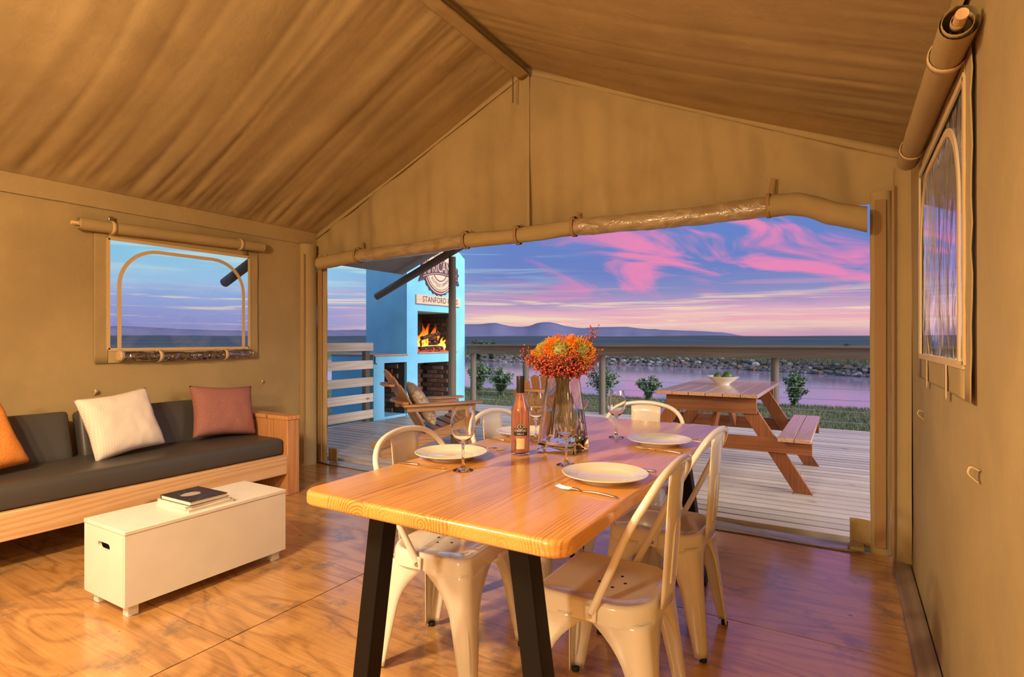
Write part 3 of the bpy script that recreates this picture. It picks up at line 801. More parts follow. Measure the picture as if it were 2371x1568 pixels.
def fork(name='dinner_fork'):
    t = thing(name, 'x', 'fork')
    def hd(i, j):
        x = -.10+.115*i; wv = (.0085-.004*i) if i < 1 else .004; return Vector((x, (j-.5)*2*wv*.55, .004+.004*math.sin(math.pi*i)))
    MB().grid(hd, 10, 2).build('handle', M_steel, t, world=False, solid=.0025)
    def nk(i, j):
        x = .015+.035*i; wv = .0045+.0085*i*i; return Vector((x, (j-.5)*2*wv, .004+.008*i*(1-i)*2+.001))
    MB().grid(nk, 8, 4).build('neck', M_steel, t, world=False, solid=.002)
    for k in range(4):
        yy = (-1.5+k)*.0068
        MB().tube([(.049, yy, .006), (.072, yy, .0055), (.092, yy, .010)], [.0019, .0017, .0009], 6).build('tine', M_steel, t, world=False)
    return t
def knife():
    t = thing('table_knife', 'x', 'knife')
    MB().prism([(-.10, -.008, .002), (-.01, -.006, .002), (-.01, .006, .002), (-.10, .008, .002)], (0, 0, .005)).build('handle', M_steel, t, world=False, bevel=.0015)
    MB().prism([(-.01, -.006, .0035), (.09, -.009, .0035), (.105, -.002, .0035), (.10, .006, .0035), (-.01, .006, .0035)], (0, 0, .0015)).build('blade', M_steel, t, world=False)
    return t
f0 = fork(); k0 = knife()
def lay(o, p, q, lb, grp):
    p, q = Vector(p), Vector(q); d = q-p
    o.location = ((p.x+q.x)/2, (p.y+q.y)/2, TZ); o.rotation_euler = (0, 0, math.atan2(d.y, d.x)); tag(o, lb, o['category'], grp)
lay(f0, (-.545, 1.482), (-.745, 1.500), 'steel fork lying across the near corner of the table', 'forks on the dining table')
lay(dup(f0), (-.541, 2.182), (-.735, 2.206), 'steel fork in front of the pink-lit plate', 'forks on the dining table')
lay(dup(f0), (-1.345, 1.905), (-1.150, 1.885), 'steel fork beyond the sofa-side plate', 'forks on the dining table')
lay(k0, (-1.375, 1.515), (-1.175, 1.525), 'steel knife beside the sofa-side plate, near the glass foot', 'knives on the dining table')
lay(dup(k0), (-.545, 1.845), (-.745, 1.855), 'steel knife tip showing past the plate by the tilted chair', 'knives on the dining table')
lay(dup(k0), (-.545, 2.535), (-.745, 2.525), 'steel knife showing past the pink-lit plate', 'knives on the dining table')
lay(dup(k0), (-1.365, 2.085), (-1.165, 2.065), 'steel knife between the bottle and the hidden plate', 'knives on the dining table')

# wine bottle
bx, by = -1.078, 1.872
bot = thing('wine_bottle', 'clear bottle of rose wine with a black cap and label', 'bottle', (bx, by, TZ+.0008))
prof = [(0, .003), (.030, .0), (.0345, .002), (.0362, .008), (.0365, .150), (.0350, .168), (.0270, .196), (.0190, .220), (.0150, .240), (.0140, .262), (.0140, .298)]
inn = [(.0115, .298), (.0115, .262), (.0125, .240), (.0165, .219), (.0245, .195), (.0325, .167), (.0340, .150), (.0340, .012), (.028, .008), (0, .011)]
MB().lathe(prof+inn, 40).build('glass_body', glass_mat('bottle_glass', (.99, .97, .96)), bot, world=False, angle=50)
m_, t_, b_ = mat('rose_wine')
b_.inputs['Base Color'].default_value = (1.0, .42, .24, 1); b_.inputs['Transmission Weight'].default_value = .72; b_.inputs['Roughness'].default_value = .08; b_.inputs['IOR'].default_value = 1.34
MB().lathe([(0, .0115), (.0278, .0085), (.0337, .0125), (.0337, .150), (.0322, .1668), (.0243, .1948), (.0163, .2188), (.0128, .236), (0, .236)], 36).build('wine', m_, bot, world=False, angle=50)
MB().lathe([(.0145, .236), (.0152, .238), (.0152, .297), (.0145, .300), (0, .300)], 28).build('screw_cap', plain('black_foil_cap', (.012, .008, .008), .35, bump=.2, bscale=200), bot, world=False)
a_cam = math.atan2(-by, -bx)
def on_cyl(px_, pz_, r): 
    a = a_cam+px_/r; return Vector((r*math.cos(a), r*math.sin(a), pz_))
def patch(poly_w, z0, z1, r):
    return MB().grid(lambda i, j: on_cyl(-poly_w/2+poly_w*i, z0+(z1-z0)*j, r), 14, 1)
M_lab = plain('black_label_paper', (.012, .010, .012), .5); M_lab2 = plain('buff_label_paper', (.62, .45, .22), .6); M_ltx = plain('cream_print', (.75, .66, .50), .5)
lb1 = patch(.056, .076, .103, .0369).build('label', M_lab, bot, world=False, fix=False)
MB().grid(lambda i, j: on_cyl(.0135*j*math.cos(2*math.pi*i), .110+.0135*j*math.sin(2*math.pi*i), .0369), 24, 3).build('label_medallion', M_lab, lb1, world=False, fix=False)
MB().grid(lambda i, j: on_cyl((.0098+.0014*j)*math.cos(2*math.pi*i), .110+(.0098+.0014*j)*math.sin(2*math.pi*i), .03705), 24, 1).build('medallion_ring', M_ltx, lb1, world=False, fix=False)
def cyl_text(s, size, z, wmax):
    vs, fs = text_mesh(s, size); w0 = max(p.x for p in vs)-min(p.x for p in vs)
    k = wmax/w0
    MB().add([on_cyl(p.x*k, z+p.y, .03715) for p in vs], fs).build('label_print', M_ltx, lb1, world=False, fix=False, smooth=False)
cyl_text('S', .014, .110, .0075); cyl_text('STANFORD', .0125, .0945, .050); cyl_text('HILLS', .0085, .0825, .026)
patch(.031, .026, .066, .0369).build('lower_label', M_lab2, bot, world=False, fix=False)

# vase with water
vx, vy = -.968, 2.02
vase = thing('glass_vase', 'tall tapering square glass vase with a thick base, half full of water', 'vase', (vx, vy, TZ+.0008))
def sqr(h, z, r=.012): return [Vector((x, y, z)) for x, y in rounded(2*h, 2*h, r, 4)]
def loft(rings, closed=False):
    n = len(rings[0]); vs = [p for r in rings for p in r]; fs = []
    for i in range(len(rings)-1):
        for k in range(n):
            k2 = (k+1) % n; fs.append((i*n+k, i*n+k2, (i+1)*n+k2, (i+1)*n+k))
    fs.append(tuple(range(n-1, -1, -1))); fs.append(tuple((len(rings)-1)*n+k for k in range(n)))
    return MB().add(vs, fs)
hz = lambda z: .082+(.050-.082)*(z/.305)
outer = [sqr(.074, .0), sqr(.081, .004), sqr(hz(.02), .02), sqr(hz(.15), .15), sqr(hz(.30), .300), sqr(hz(.305)-.001, .305)]
inner = [sqr(hz(.305)-.004, .304), sqr(hz(.30)-.005, .298), sqr(hz(.15)-.0065, .15), sqr(hz(.06)-.008, .06), sqr(hz(.045)-.014, .042), sqr(.03, .040)]
loft(outer+inner).build('vase_body', M_glass, vase, world=False, angle=40)
wl_ = [sqr(.030, .0405), sqr(hz(.045)-.0145, .0425), sqr(hz(.06)-.0084, .0605), sqr(hz(.16)-.0070, .160), sqr(hz(.16)-.0072, .1605)]
loft(wl_).build('water', M_water_in, vase, world=False, angle=40)

# bouquet: pincushion flowers and berry sprigs, each stem a thing
M_stem = plain('brown_green_stem', (.16, .10, .035), .7, var=.3); 
def style_mat(name, lo, hi):
    m, t, b = mat(name); oc = t.n('ShaderNodeTexCoord').outputs['Object']; nz = t.noise(oc, 45, 2)
    t.L.new(t.mix(t.ss(nz, .3, .7), (*lo, 1), (*hi, 1)), b.inputs['Base Color']); b.inputs['Roughness'].default_value = .45; return m
M_st1 = style_mat('orange_styles', (.85, .16, .01), (.95, .36, .02)); M_st2 = style_mat('yellow_orange_styles', (.80, .30, .02), (.75, .42, .06)); M_core = plain('olive_flower_core', (.26, .23, .045), .6, var=.3); M_tuft = style_mat('olive_tufts', (.36, .31, .06), (.55, .46, .10))
M_ber = style_mat('red_berries', (.34, .018, .014), (.62, .07, .028))
base = Vector((vx, vy, TZ))
def pincushion(tip, r, m, lb, seed, tilt=(0, 0, 0)):
    rnd = random.Random(seed); tip = base+Vector(tip)
    t = thing('pincushion_flower', lb, 'flower', tuple(base+Vector((0, 0, .05))), group='pincushion flowers in the vase')
    foot = base+Vector((rnd.uniform(-.03, .03), rnd.uniform(-.03, .03), .05)); neck = base+Vector(((tip.x-base.x)*.32, (tip.y-base.y)*.32, .29))
    ax = ((tip-neck).normalized()+Vector(tilt)).normalized()
    MB().tube(smooth_path([foot, (foot+neck)/2, neck, tip-ax*.03], 4), .0042, 6).build('stem', M_stem, t)
    hd_ = MB()
    up = ax; xx = up.orthogonal().normalized(); yy = up.cross(xx)
    for i in range(9):
        for k in range(18):
            pass
    prof_ = [(.0, -.03), (.020, -.026), (.034, -.006), (.036, .012), (.027, .030), (.012, .040), (0, .042)]
    core = MB().lathe([(a*r/.062, b*r/.062) for a, b in prof_], 18)
    core.v = [tip+xx*p.x+yy*p.y+up*p.z for p in core.v]; core.build('flower_core', M_core, t)
    mb = MB()
    for k in range(330):
        ph = rnd.uniform(0, 2*math.pi); th = math.acos(rnd.uniform(-.45, .72))
        d = (xx*math.cos(ph)+yy*math.sin(ph))*math.sin(th)+up*math.cos(th)
        b0 = tip+d*r*.42
        out = (xx*math.cos(ph)+yy*math.sin(ph))
        e = tip+d*r*rnd.uniform(.92, 1.1)+up*r*.18*math.sin(th)
        mid = (b0+e)/2+out*r*.14-up*r*.02
        mb.tube([b0, mid, e], [.0011, .0010, .0014], 4)
    mb.build('styles', m, t, smooth=False)
    mb = MB()
    for k in range(90):
        ph = rnd.uniform(0, 2*math.pi); th = math.acos(rnd.uniform(.1, 1.0))
        d = (xx*math.cos(ph)+yy*math.sin(ph))*math.sin(th)*.58+up*math.cos(th)*.68
        p = tip+d*r; tg = (up*.9-d*.4+(xx*math.cos(ph)+yy*math.sin(ph))*.15).normalized()
        mb.tube([p-d*r*.08, p+d*r*.07, p+d*r*.10+tg*r*.16], [.0016, .0019, .0011], 4)
    mb.build('core_tufts', M_tuft, t, smooth=False)
    return t
pincushion((.012, -.045, .390), .064, M_st1, 'orange pincushion flower with a green core, in the middle of the vase bunch', 1, (.45, -1.0, .1))
pincushion((.075, -.005, .385), .056, M_st2, 'orange pincushion flower with a green core, on the doorway side of the bunch', 2, (.5, -.9, .1))
pincushion((-.062, -.020, .388), .056, M_st2, 'yellow-green pincushion flower on the bottle side of the bunch', 3, (-.5, -.3, .2))
pincushion((.030, .065, .405), .058, M_st1, 'red-orange pincushion flower at the back of the bunch', 4)
def sprig(tip, lb_n, seed, nb=60):
    rnd = random.Random(seed); tip = base+Vector(tip)
    t = thing('berry_sprig', 'sprig of small red berries in the vase, spreading under the pincushion flowers', 'berry sprig', tuple(base+Vector((0, 0, .05))), group='berry sprigs in the vase')
    if lb_n: t['label'] = lb_n
    foot = base+Vector((rnd.uniform(-.04, .04), rnd.uniform(-.04, .04), .05+rnd.uniform(0, .04))); h = Vector((tip.x-base.x, tip.y-base.y, 0))
    neck = base+h*min(.36, .030/max(h.length, .01))+Vector((0, 0, .285))
    MB().tube(smooth_path([foot, (foot+neck)/2+Vector((rnd.uniform(-.01, .01), rnd.uniform(-.01, .01), 0)), neck, tip], 5), .0024, 5).build('stem', M_stem, t)
    bm_ = MB(); tw = MB()
    ico = MB().lathe([(0, -1), (.7, -.7), (1, 0), (.7, .7), (0, 1)], 6)
    for k in range(nb):
        f = rnd.random()
        c = neck.lerp(tip, .40+.62*f)
        p = c+Vector((rnd.gauss(0, .017), rnd.gauss(0, .017), rnd.gauss(0, .013)+.006))
        q = rnd.uniform(.0028, .0048)
        bm_.add([p+v_*q for v_ in ico.v], ico.f)
        tw.tube([c, p], .0008, 3)
    br = bm_.build('berries', M_ber, t); br['kind'] = 'stuff'
    tw.build('twigs', M_stem, t)
rs = random.Random(5)
for k in range(20):
    a = 2*math.pi*k/20+rs.uniform(-.12, .12); r = rs.uniform(.085, .135); z = rs.uniform(.33, .395)
    sprig((r*math.cos(a), r*math.sin(a), z), None, 20+k, 85)
for k in range(10):
    a = 2*math.pi*k/10+.2; sprig((.075*math.cos(a), .075*math.sin(a)-.01, .335), None, 60+k, 70)
sprig((.115, .045, .475), 'tall sprig of small red berries rising above the rest of the bunch', 91, 60)
sprig((-.145, -.03, .385), 'sprig of small red berries leaning farthest out towards the sofa', 92, 55)

# ================================================================ sofa
SX = -3.70
sofa = thing('sofa', 'long pine sofa with charcoal seat and back cushions against the canvas wall', 'sofa', (-4.05, 1.75, 0))
sy0, sy1 = .45, 2.83
MB().box((SX-.022, (sy0+sy1)/2, .24), (.044, sy1-sy0, .148)).build('front_rail', M_pine, sofa, bevel=.006)
MB().box((-4.42, (sy0+sy1)/2, .24), (.044, sy1-sy0, .148)).build('back_rail', M_pine, sofa, bevel=.004)
for k in range(12):
    MB().box((-4.07, sy0+.1+k*.2, .292), (.66, .08, .02)).build('slat', M_pine, sofa)
for y in (sy1+.055, sy0-.055):
    MB().box((-4.07, y, .289), (.74, .11, .578)).build('arm', M_pinered, sofa, bevel=.005)
    MB().box((-4.07, y, .594), (.752, .122, .030)).build('arm_cap', M_pinered, sofa, bevel=.004)
def pad(c, d, bul, name, m, parent, nx=14, ny=24, nz_=6, seed=0, tilt=0):
    """upholstered block: rounded box with bulging faces"""
    mb = MB(); hx, hy, hz_ = d[0]/2, d[1]/2, d[2]/2; ps = 6.0
    def surf(fx):
        def fn(i, j):
            a, b = -1+2*i, -1+2*j; return fx(a, b)
        return fn
    rr = min(hx, hy, hz_)*.42
    def shape(p):
        e = lambda q: math.sin(q*math.pi/2)
        q = Vector((e(p[0])*hx, e(p[1])*hy, e(p[2])*hz_))
        inn = Vector((max(-hx+rr, min(hx-rr, q.x)), max(-hy+rr, min(hy-rr, q.y)), max(-hz_+rr, min(hz_-rr, q.z))))
        dd = q-inn; r = inn+dd.normalized()*rr if dd.length > 1e-6 else q
        if hz_ < hx: r.z += math.copysign(bul*max(0, (1-p[0]**2))*max(0, 1-p[1]**4), r.z)
        else: r.x += math.copysign(bul*max(0, 1-p[2]**2)*max(0, 1-p[1]**4), r.x)
        r += Vector((1, .3, 1))*.003*fbm(r.y*6, r.x*6, seed+r.z*4)
        return r
    for s in (-1, 1):
        mb.grid(surf(lambda a, b, s=s: shape((a, b, s))), nx, ny)
        mb.grid(surf(lambda a, b, s=s: shape((s, b, a))), nz_, ny)
        mb.grid(surf(lambda a, b, s=s: shape((a, s, b))), nx, nz_)
    mb.xf(Matrix.Translation(c) @ Matrix.Rotation(tilt, 4, 'Y'))
    return mb.build(name, m, parent, angle=60)
pad((-4.06, 1.63, .378), (.66, 2.38, .125), .010, 'seat_cushion', M_seat, sofa, seed=1)
pad((-4.335, 2.27, .565), (.11, 1.13, .34), .004, 'back_cushion', M_seat, sofa, seed=2, tilt=rad(-16))
pad((-4.335, 1.09, .565), (.11, 1.13, .34), .004, 'back_cushion', M_seat, sofa, seed=3, tilt=rad(-16))

def pillow(name, w_, h_, th, m, M, lb, seed, n=26):
    mb = MB()
    def side(s):
        def fn(i, j):
            a, b = -1+2*i, -1+2*j
            pin = 1-.085*(1-abs(b)**1.5)*abs(a)**3; pin2 = 1-.085*(1-abs(a)**1.5)*abs(b)**3
            th_ = th*.5*((1-a**4)*(1-b**4))**.55
            wr = .006*fbm(a*3+seed, b*3, seed)+.004*fbm(a*7, b*7+seed, seed+2)
            return Vector((a*w_/2*pin, s*(th_+(wr if th_ > .006 else 0)), b*h_/2*pin2))
        return fn
    mb.grid(side(1), n, n); mb.grid(side(-1), n, n)
    loc = M.to_translation(); R3 = M.to_3x3().to_4x4()
    mb.xf(R3); o = mb.build(name, m, None, tuple(loc), angle=180)
    return tag(o, lb, 'pillow')
def fabric(name, c1, c2, scale=120, check=False, rough=.85):
    m, t, b = mat(name); oc = t.n('ShaderNodeTexCoord').outputs['Object']
    if check:
        x, y, z = t.sep(oc)
        zz = t.m('SINE', t.m('MULTIPLY', t.m('ADD', y, t.m('MULTIPLY', t.m('ABSOLUTE', t.m('SUBTRACT', t.m('FRACT', t.m('MULTIPLY', z, 60.0)), .5)), .02)), 420.0))
        f = t.ss(zz, -.3, .3)
    else: f = t.ss(t.noise(oc, scale, 4, .6), .35, .65)
    t.L.new(t.mix(f, (*c1, 1), (*c2, 1)), b.inputs['Base Color']); b.inputs['Roughness'].default_value = rough
    bp = t.n('ShaderNodeBump', ins={'Strength': .4, 'Distance': .002, 'Height': t.noise(oc, 600, 2)}); t.L.new(bp.outputs[0], b.inputs['Normal'])
    return m
def pmat(c, yaw, lean, roll):
    # pillow plane faces +X by default (rotated so its thickness lies on X)
    return Matrix.Translation(c) @ Matrix.Rotation(rad(yaw), 4, 'Z') @ Matrix.Rotation(rad(-lean), 4, 'Y') @ Matrix.Rotation(rad(90), 4, 'Z') @ Matrix.Rotation(rad(roll), 4, 'Y')
pillow('throw_pillow', .46, .42, .14, fabric('cream_woven_cotton', (.74, .62, .50), (.84, .75, .63), check=True), pmat((-4.09, 1.86, .655), 6, 22, -6), 'cream throw pillow leaning at the gap between the sofa back cushions', 1)
pillow('throw_pillow', .47, .40, .15, fabric('terracotta_mauve_cotton', (.29, .11, .085), (.35, .14, .105)), pmat((-4.14, 2.59, .652), -8, 20, 4), 'terracotta throw pillow leaning in the corner by the wooden sofa arm', 4)
pillow('throw_pillow', .46, .42, .14, fabric('orange_cotton', (.70, .22, .03), (.80, .30, .05)), pmat((-4.05, 1.09, .652), 10, 24, -10), 'orange throw pillow on the sofa, cut off by the picture edge', 7)

# ================================================================ white storage box and books
box = thing('storage_box', 'low white painted wooden storage box with cut-out handle, used as coffee table', 'box', (-2.83, 1.612, 0))
bx0, bx1, by0, by1 = -3.012, -2.645, 1.212, 2.012
MB().box(((bx0+bx1)/2, (by0+by1)/2, .371), (bx1-bx0+.004, by1-by0+.004, .018)).build('lid', M_white, box, bevel=.003)
for x in (bx0+.008, bx1-.008):
    MB().box((x, (by0+by1)/2, .206), (.016, by1-by0, .310)).build('side_panel', M_white, box, bevel=.0015)
def end_panel(y, s):
    W2 = (bx1-bx0)/2-.017; z0, z1 = .051, .361; hz_, hw, hh = .285, .055, .017
    mb = MB()
    out = [(-W2, z0), (W2, z0), (W2, z1), (-W2, z1)]
    hole = [(math.copysign(hw-hh, c)+hh*math.cos(a)-0, hz_+hh*math.sin(a)) for c, a in [(1, rad(-90+180*k/8)) for k in range(9)]+[(-1, rad(90+180*k/8)) for k in range(9)]]
    bm = bmesh.new()
    ov = [bm.verts.new((p[0], 0, p[1])) for p in out]; hv = [bm.verts.new((p[0], 0, p[1])) for p in hole]
    es = [bm.edges.new((ov[i], ov[(i+1) % 4])) for i in range(4)]+[bm.edges.new((hv[i], hv[(i+1) % len(hv)])) for i in range(len(hv))]
    bmesh.ops.triangle_fill(bm, edges=es, use_beauty=True)
    # drop triangles inside the hole
    kill = []
    for f in bm.faces:
        c = f.calc_center_median(); xx = max(abs(c.x)-(hw-hh), 0)
        if xx*xx+(c.z-hz_)**2 < (hh*.97)**2 and all(v in hv for v in f.verts): kill.append(f)
    bmesh.ops.delete(bm, geom=kill, context='FACES_ONLY')
    me = bpy.data.meshes.new('end_panel'); bm.to_mesh(me); bm.free(); me.materials.append(M_white)
    o = bpy.data.objects.new('end_panel', me); COL.objects.link(o); o.parent = box
    o.location = ((bx0+bx1)/2-box.location.x, y-box.location.y, 0)
    md = o.modifiers.new('thickness', 'SOLIDIFY'); md.thickness = .016; md.offset = 0
end_panel(by0+.008, 1); end_panel(by1-.008, -1)
MB().box(((bx0+bx1)/2, (by0+by1)/2, .058), (bx1-bx0-.034, by1-by0-.034, .012)).build('bottom_panel', M_white, box)
for x in (bx0+.055, bx1-.045):
    for y in (by0+.045, by1-.045):
        MB().box((x, y, .026), (.044, .044, .052)).build('foot', M_white, box, bevel=.002)
M_paper = plain('book_pages', (.80, .74, .62), .8, bump=.3, bscale=900)
def book(c, w_, d_, h, rz, cover, lb, pic=False):
    t = thing('book', lb, 'book', c, rad(rz), 'books stacked on the storage box')
    MB().box((0, 0, h/2), (w_-.006, d_-.006, h-.004)).build('pages', M_paper, t, world=False)
    MB().box((0, 0, .0012), (w_, d_, .0024)).build('cover', cover, t, world=False)
    fc = MB().box((0, 0, h-.0012), (w_, d_, .0024)).build('cover', cover, t, world=False)
    MB().box((-w_/2, 0, h/2), (.003, d_, h)).build('spine', cover, t, world=False)
    return t, fc
def cover_mat():
    m, t, b = mat('black_printed_cover'); oc = t.n('ShaderNodeTexCoord').outputs['Object']; x, y, z = t.sep(oc)
    # pale printed head-like motif and scattered white marks
    e = t.m('ADD', t.m('POWER', t.m('DIVIDE', t.m('ADD', x, .01), .040), 2.0), t.m('POWER', t.m('DIVIDE', t.m('ADD', y, .012), .050), 2.0))
    f = t.m('MULTIPLY', t.m('SUBTRACT', 1.0, t.ss(t.m('ADD', e, t.m('MULTIPLY', t.noise(oc, 40, 4), .7)), 1.0, 1.4)), .9)
    sp = t.m('MULTIPLY', t.ss(t.noise(oc, 70, 5, .7), .60, .66), .6)
    c = t.mix(f, (.012, .012, .014, 1), (.55, .42, .36, 1)); c = t.mix(sp, c, (.45, .42, .40, 1))
    t.L.new(c, b.inputs['Base Color']); b.inputs['Roughness'].default_value = .28; return m
M_cov = cover_mat(); M_wcov = plain('white_book_cover', (.74, .70, .62), .4)
book((-2.800, 1.605, .3802), .268, .235, .016, 2, M_wcov, 'white-covered book at the bottom of the stack on the box')
book((-2.800, 1.600, .3964), .258, .225, .016, -2, M_wcov, 'white-covered book in the middle of the stack on the box')
book((-2.792, 1.594, .4126), .248, .190, .021, 1, M_cov, 'black book with a pale picture on its cover, topmost of the stack')
# ================================================================ deck
DZ = .04
deck = struct('deck')
rd = random.Random(3)
pitch = .1235; ny_ = int((8.42-3.845)/pitch)
bmesh_cache = {}
def board_mesh(L):
    k = round(L, 2)
    if k not in bmesh_cache:
        me = MB().box((0, 0, 0), (k-.004, pitch-.027, .034)).mesh('deck_board'); me.materials.append(M_deck); bmesh_cache[k] = me
    return bmesh_cache[k]
for j in range(ny_):
    y = 3.845+pitch*(j+.5)
    x0 = -5.95 if y < 5.86 else -5.79
    cuts = [x0, (-2.6, -.35, -1.5)[j % 3] if j > 5 else (-2.55, -2.55, -2.5)[j % 3], 2.6]
    for a, b in zip(cuts[:-1], cuts[1:]):
        o = bpy.data.objects.new('deck_board', board_mesh(b-a)); COL.objects.link(o); o.parent = deck
        o.location = ((round(a, 2)+round(b, 2))/2, y, DZ-.017+rd.uniform(-.0015, .001))
for y in (3.90, 5.4, 6.9, 8.3):
    MB().box((-1.7, y, -.07), (8.4, .05, .15)).build('joist', M_rail, deck)

# ================================================================ blue fireplace
FX, BK = -5.80, -6.66
def fy(u): return onx(u, 800, FX).y
def fz(u, v): return onx(u, v, FX).z
ya, yl0, s0, yo0, yo1, yr = fy(865), fy(890), fy(942), fy(967), fy(1056), fy(1076)
ledge = fz(942, 823); zf0 = fz(980, 819); zf1 = fz(967, 720); zl = fz(890, 841); zl2 = fz(967, 841)
ztop = fz(1076, 601)
fire_pl = thing('outdoor_fireplace', 'sky-blue plastered outdoor fireplace with chimney and brick-lined openings', 'fireplace', ((FX+BK)/2, 7.0, DZ))
mb = MB()
def blk(y0, y1, z0, z1, x0=BK, x1=FX): mb.box(((x0+x1)/2, (y0+y1)/2, (z0+z1)/2), (x1-x0, y1-y0, z1-z0))
blk(ya, yl0, DZ, ledge); blk(s0, yo0, DZ, ztop); blk(yo1, yr, DZ, ztop)
blk(yl0, s0, zl, ledge); blk(yo0, yo1, zl2, zf0); blk(yo0, yo1, zf1, ztop)
blk(yl0, s0, DZ, zl, BK, BK+.10); blk(yo0, yo1, DZ, zl2, BK, BK+.10); blk(yo0, yo1, zf0, zf1, BK, BK+.10)
blk(yl0, s0, DZ-.02, DZ+.03, BK+.1, FX-.02); blk(yo0, yo1, DZ-.02, DZ+.03, BK+.1, FX-.02)
mb.build('masonry_body', M_blue, fire_pl, smooth=False)
# sloped shoulder and narrower flue above
yc0, yc1 = s0+.10, fy(1056)+.02
MB().add([(BK, s0, ztop), (FX, s0, ztop), (FX, yr, ztop), (BK, yr, ztop), (BK+.1, yc0, ztop+.16), (FX-.02, yc0, ztop+.16), (FX-.02, yc1, ztop+.16), (BK+.1, yc1, ztop+.16)],
         [(0, 1, 2, 3), (4, 7, 6, 5), (0, 4, 5, 1), (1, 5, 6, 2), (2, 6, 7, 3), (3, 7, 4, 0)]).build('shoulder', M_blue, fire_pl, smooth=False)
MB().box(((FX+BK)/2+.04, (yc0+yc1)/2, ztop+.56), (.70, yc1-yc0, .82)).build('flue', M_blue, fire_pl, smooth=False)
M_tile = plain('pink_clay_ledge', (.50, .30, .23), .8, bump=.4, bscale=40, var=.2)
MB().box(((FX+BK)/2+.01, (ya+s0)/2, ledge+.012), (FX-BK+.02, s0-ya+.02, .024)).build('ledge_tile', M_tile, fire_pl, bevel=.004)
MB().box((FX-.05, (yo0+yo1)/2+.01, zf0+.012), (.14, yo1-yo0+.0, .024)).build('ledge_tile', M_tile, fire_pl, bevel=.004)
bw, bh = .218, .066
br_me = MB().box((0, 0, 0), (.03, bw, bh)).mesh('brick'); br_me.materials.append(M_brick)
br_me2 = MB().box((0, 0, 0), (bw, .03, bh)).mesh('brick'); br_me2.materials.append(M_brick)
br_half = MB().box((0, 0, 0), (.03, bw/2-.006, bh)).mesh('brick'); br_half.materials.append(M_brick)
M_soot = plain('soot_black_brick', (.035, .024, .019), .95, bump=.6, bscale=30, var=.4)
rb = random.Random(9)
SOOT = [False]; soot_cache = {}
def brick(me, p):
    if SOOT[0]:
        if me.name not in soot_cache:
            m2 = me.copy(); m2.materials.clear(); m2.materials.append(M_soot); soot_cache[me.name] = m2
        me = soot_cache[me.name]
    o = bpy.data.objects.new('brick', me); COL.objects.link(o); o.parent = fire_pl
    o.location = Vector(p)-fire_pl.location+Vector((rb.uniform(-.004, .004), 0, 0))
def brick_back(y0, y1, z0, z1, x):
    nr = int((z1-z0)/(bh+.010))
    for r in range(nr):
        z = z0+bh/2+.005+r*(bh+.010); y = y0+bw/2-(bw/2+.005 if r % 2 else 0)+.004
        if r % 2: brick(br_half, (x, y0+bw/4, z)); y += bw+.010
        while y+bw/2 <= y1+.02:
            brick(br_me, (x, min(y, y1-bw/2), z)); y += bw+.010
def brick_side(x0, x1, z0, z1, y):
    nr = int((z1-z0)/(bh+.010))
    for r in range(nr):
        z = z0+bh/2+.005+r*(bh+.010); x = x0+bw/2+(bw/2 if r % 2 else 0)
        while x+bw/2 <= x1-.03:
            brick(br_me2, (x, y, z)); x += bw+.010
xb = BK+.10
for (y0, y1, z0, z1) in ((yl0, s0, DZ+.03, zl), (yo0, yo1, DZ+.03, zl2), (yo0, yo1, zf0, zf1)):
    SOOT[0] = z0 > .8
    MB().box((xb+.005, (y0+y1)/2, (z0+z1)/2), (.01, y1-y0, z1-z0)).build('mortar_bed', M_mortar, fire_pl)
    brick_back(y0+.005, y1-.005, z0, z1, xb+.022)
    MB().box(((xb+FX)/2-.02, y1-.006, (z0+z1)/2), (FX-xb-.04, .012, z1-z0)).build('mortar_bed', M_mortar, fire_pl)
    brick_side(xb+.04, FX-.02, z0, z1, y1-.024)
    MB().box(((xb+FX)/2-.02, y0+.006, (z0+z1)/2), (FX-xb-.04, .012, z1-z0)).build('mortar_bed', M_mortar, fire_pl)
# hook on the block end
MB().tube([onx(868, 826, FX+.02), onx(868, 842, FX+.02), onx(873, 843, FX+.04)], .008, 6).build('hook', M_black, fire_pl)

# the burning fire: logs, embers, flames
fc_ = Vector((-6.07, (yo0+yo1)/2+.02, zf0+.024))
fire = thing('log_fire', 'burning logs with orange flames and red embers in the blue fireplace', 'fire', fc_)
m_, t_, b_ = mat('charred_log'); oc_ = t_.n('ShaderNodeTexCoord').outputs['Object']
gl = t_.ss(t_.noise(oc_, 16, 4, .6), .56, .68)
b_.inputs['Base Color'].default_value = (.02, .014, .011, 1); b_.inputs['Roughness'].default_value = .9; b_.inputs['Emission Color'].default_value = (1, .10, .01, 1)
t_.L.new(t_.m('MULTIPLY', gl, 1.6), b_.inputs['Emission Strength']); M_log = m_
for p, q, r in (((-.10, -.36, .045), (-.02, .34, .05), .045), ((.12, -.34, .04), (.10, .30, .04), .05), ((.02, -.28, .13), (.06, .22, .15), .040),
                ((.10, -.22, .225), (.02, .34, .30), .034), ((-.12, -.1, .17), (.16, .10, .21), .035)):
    pts = [Vector(p).lerp(Vector(q), k/6)+Vector((rb.uniform(-.006, .006), 0, rb.uniform(-.006, .006))) for k in range(7)]
    MB().tube(pts, [r*rb.uniform(.9, 1.1) for _ in range(7)], 9).build('log', M_log, fire, world=False)
m_, t_, b_ = mat('glowing_embers'); oc_ = t_.n('ShaderNodeTexCoord').outputs['Object']
eg = t_.ss(t_.noise(oc_, 22, 3, .6), .42, .62)
b_.inputs['Base Color'].default_value = (.02, .01, .008, 1); b_.inputs['Emission Color'].default_value = (1, .09, .012, 1); t_.L.new(t_.m('MULTIPLY', eg, 2.2), b_.inputs['Emission Strength'])
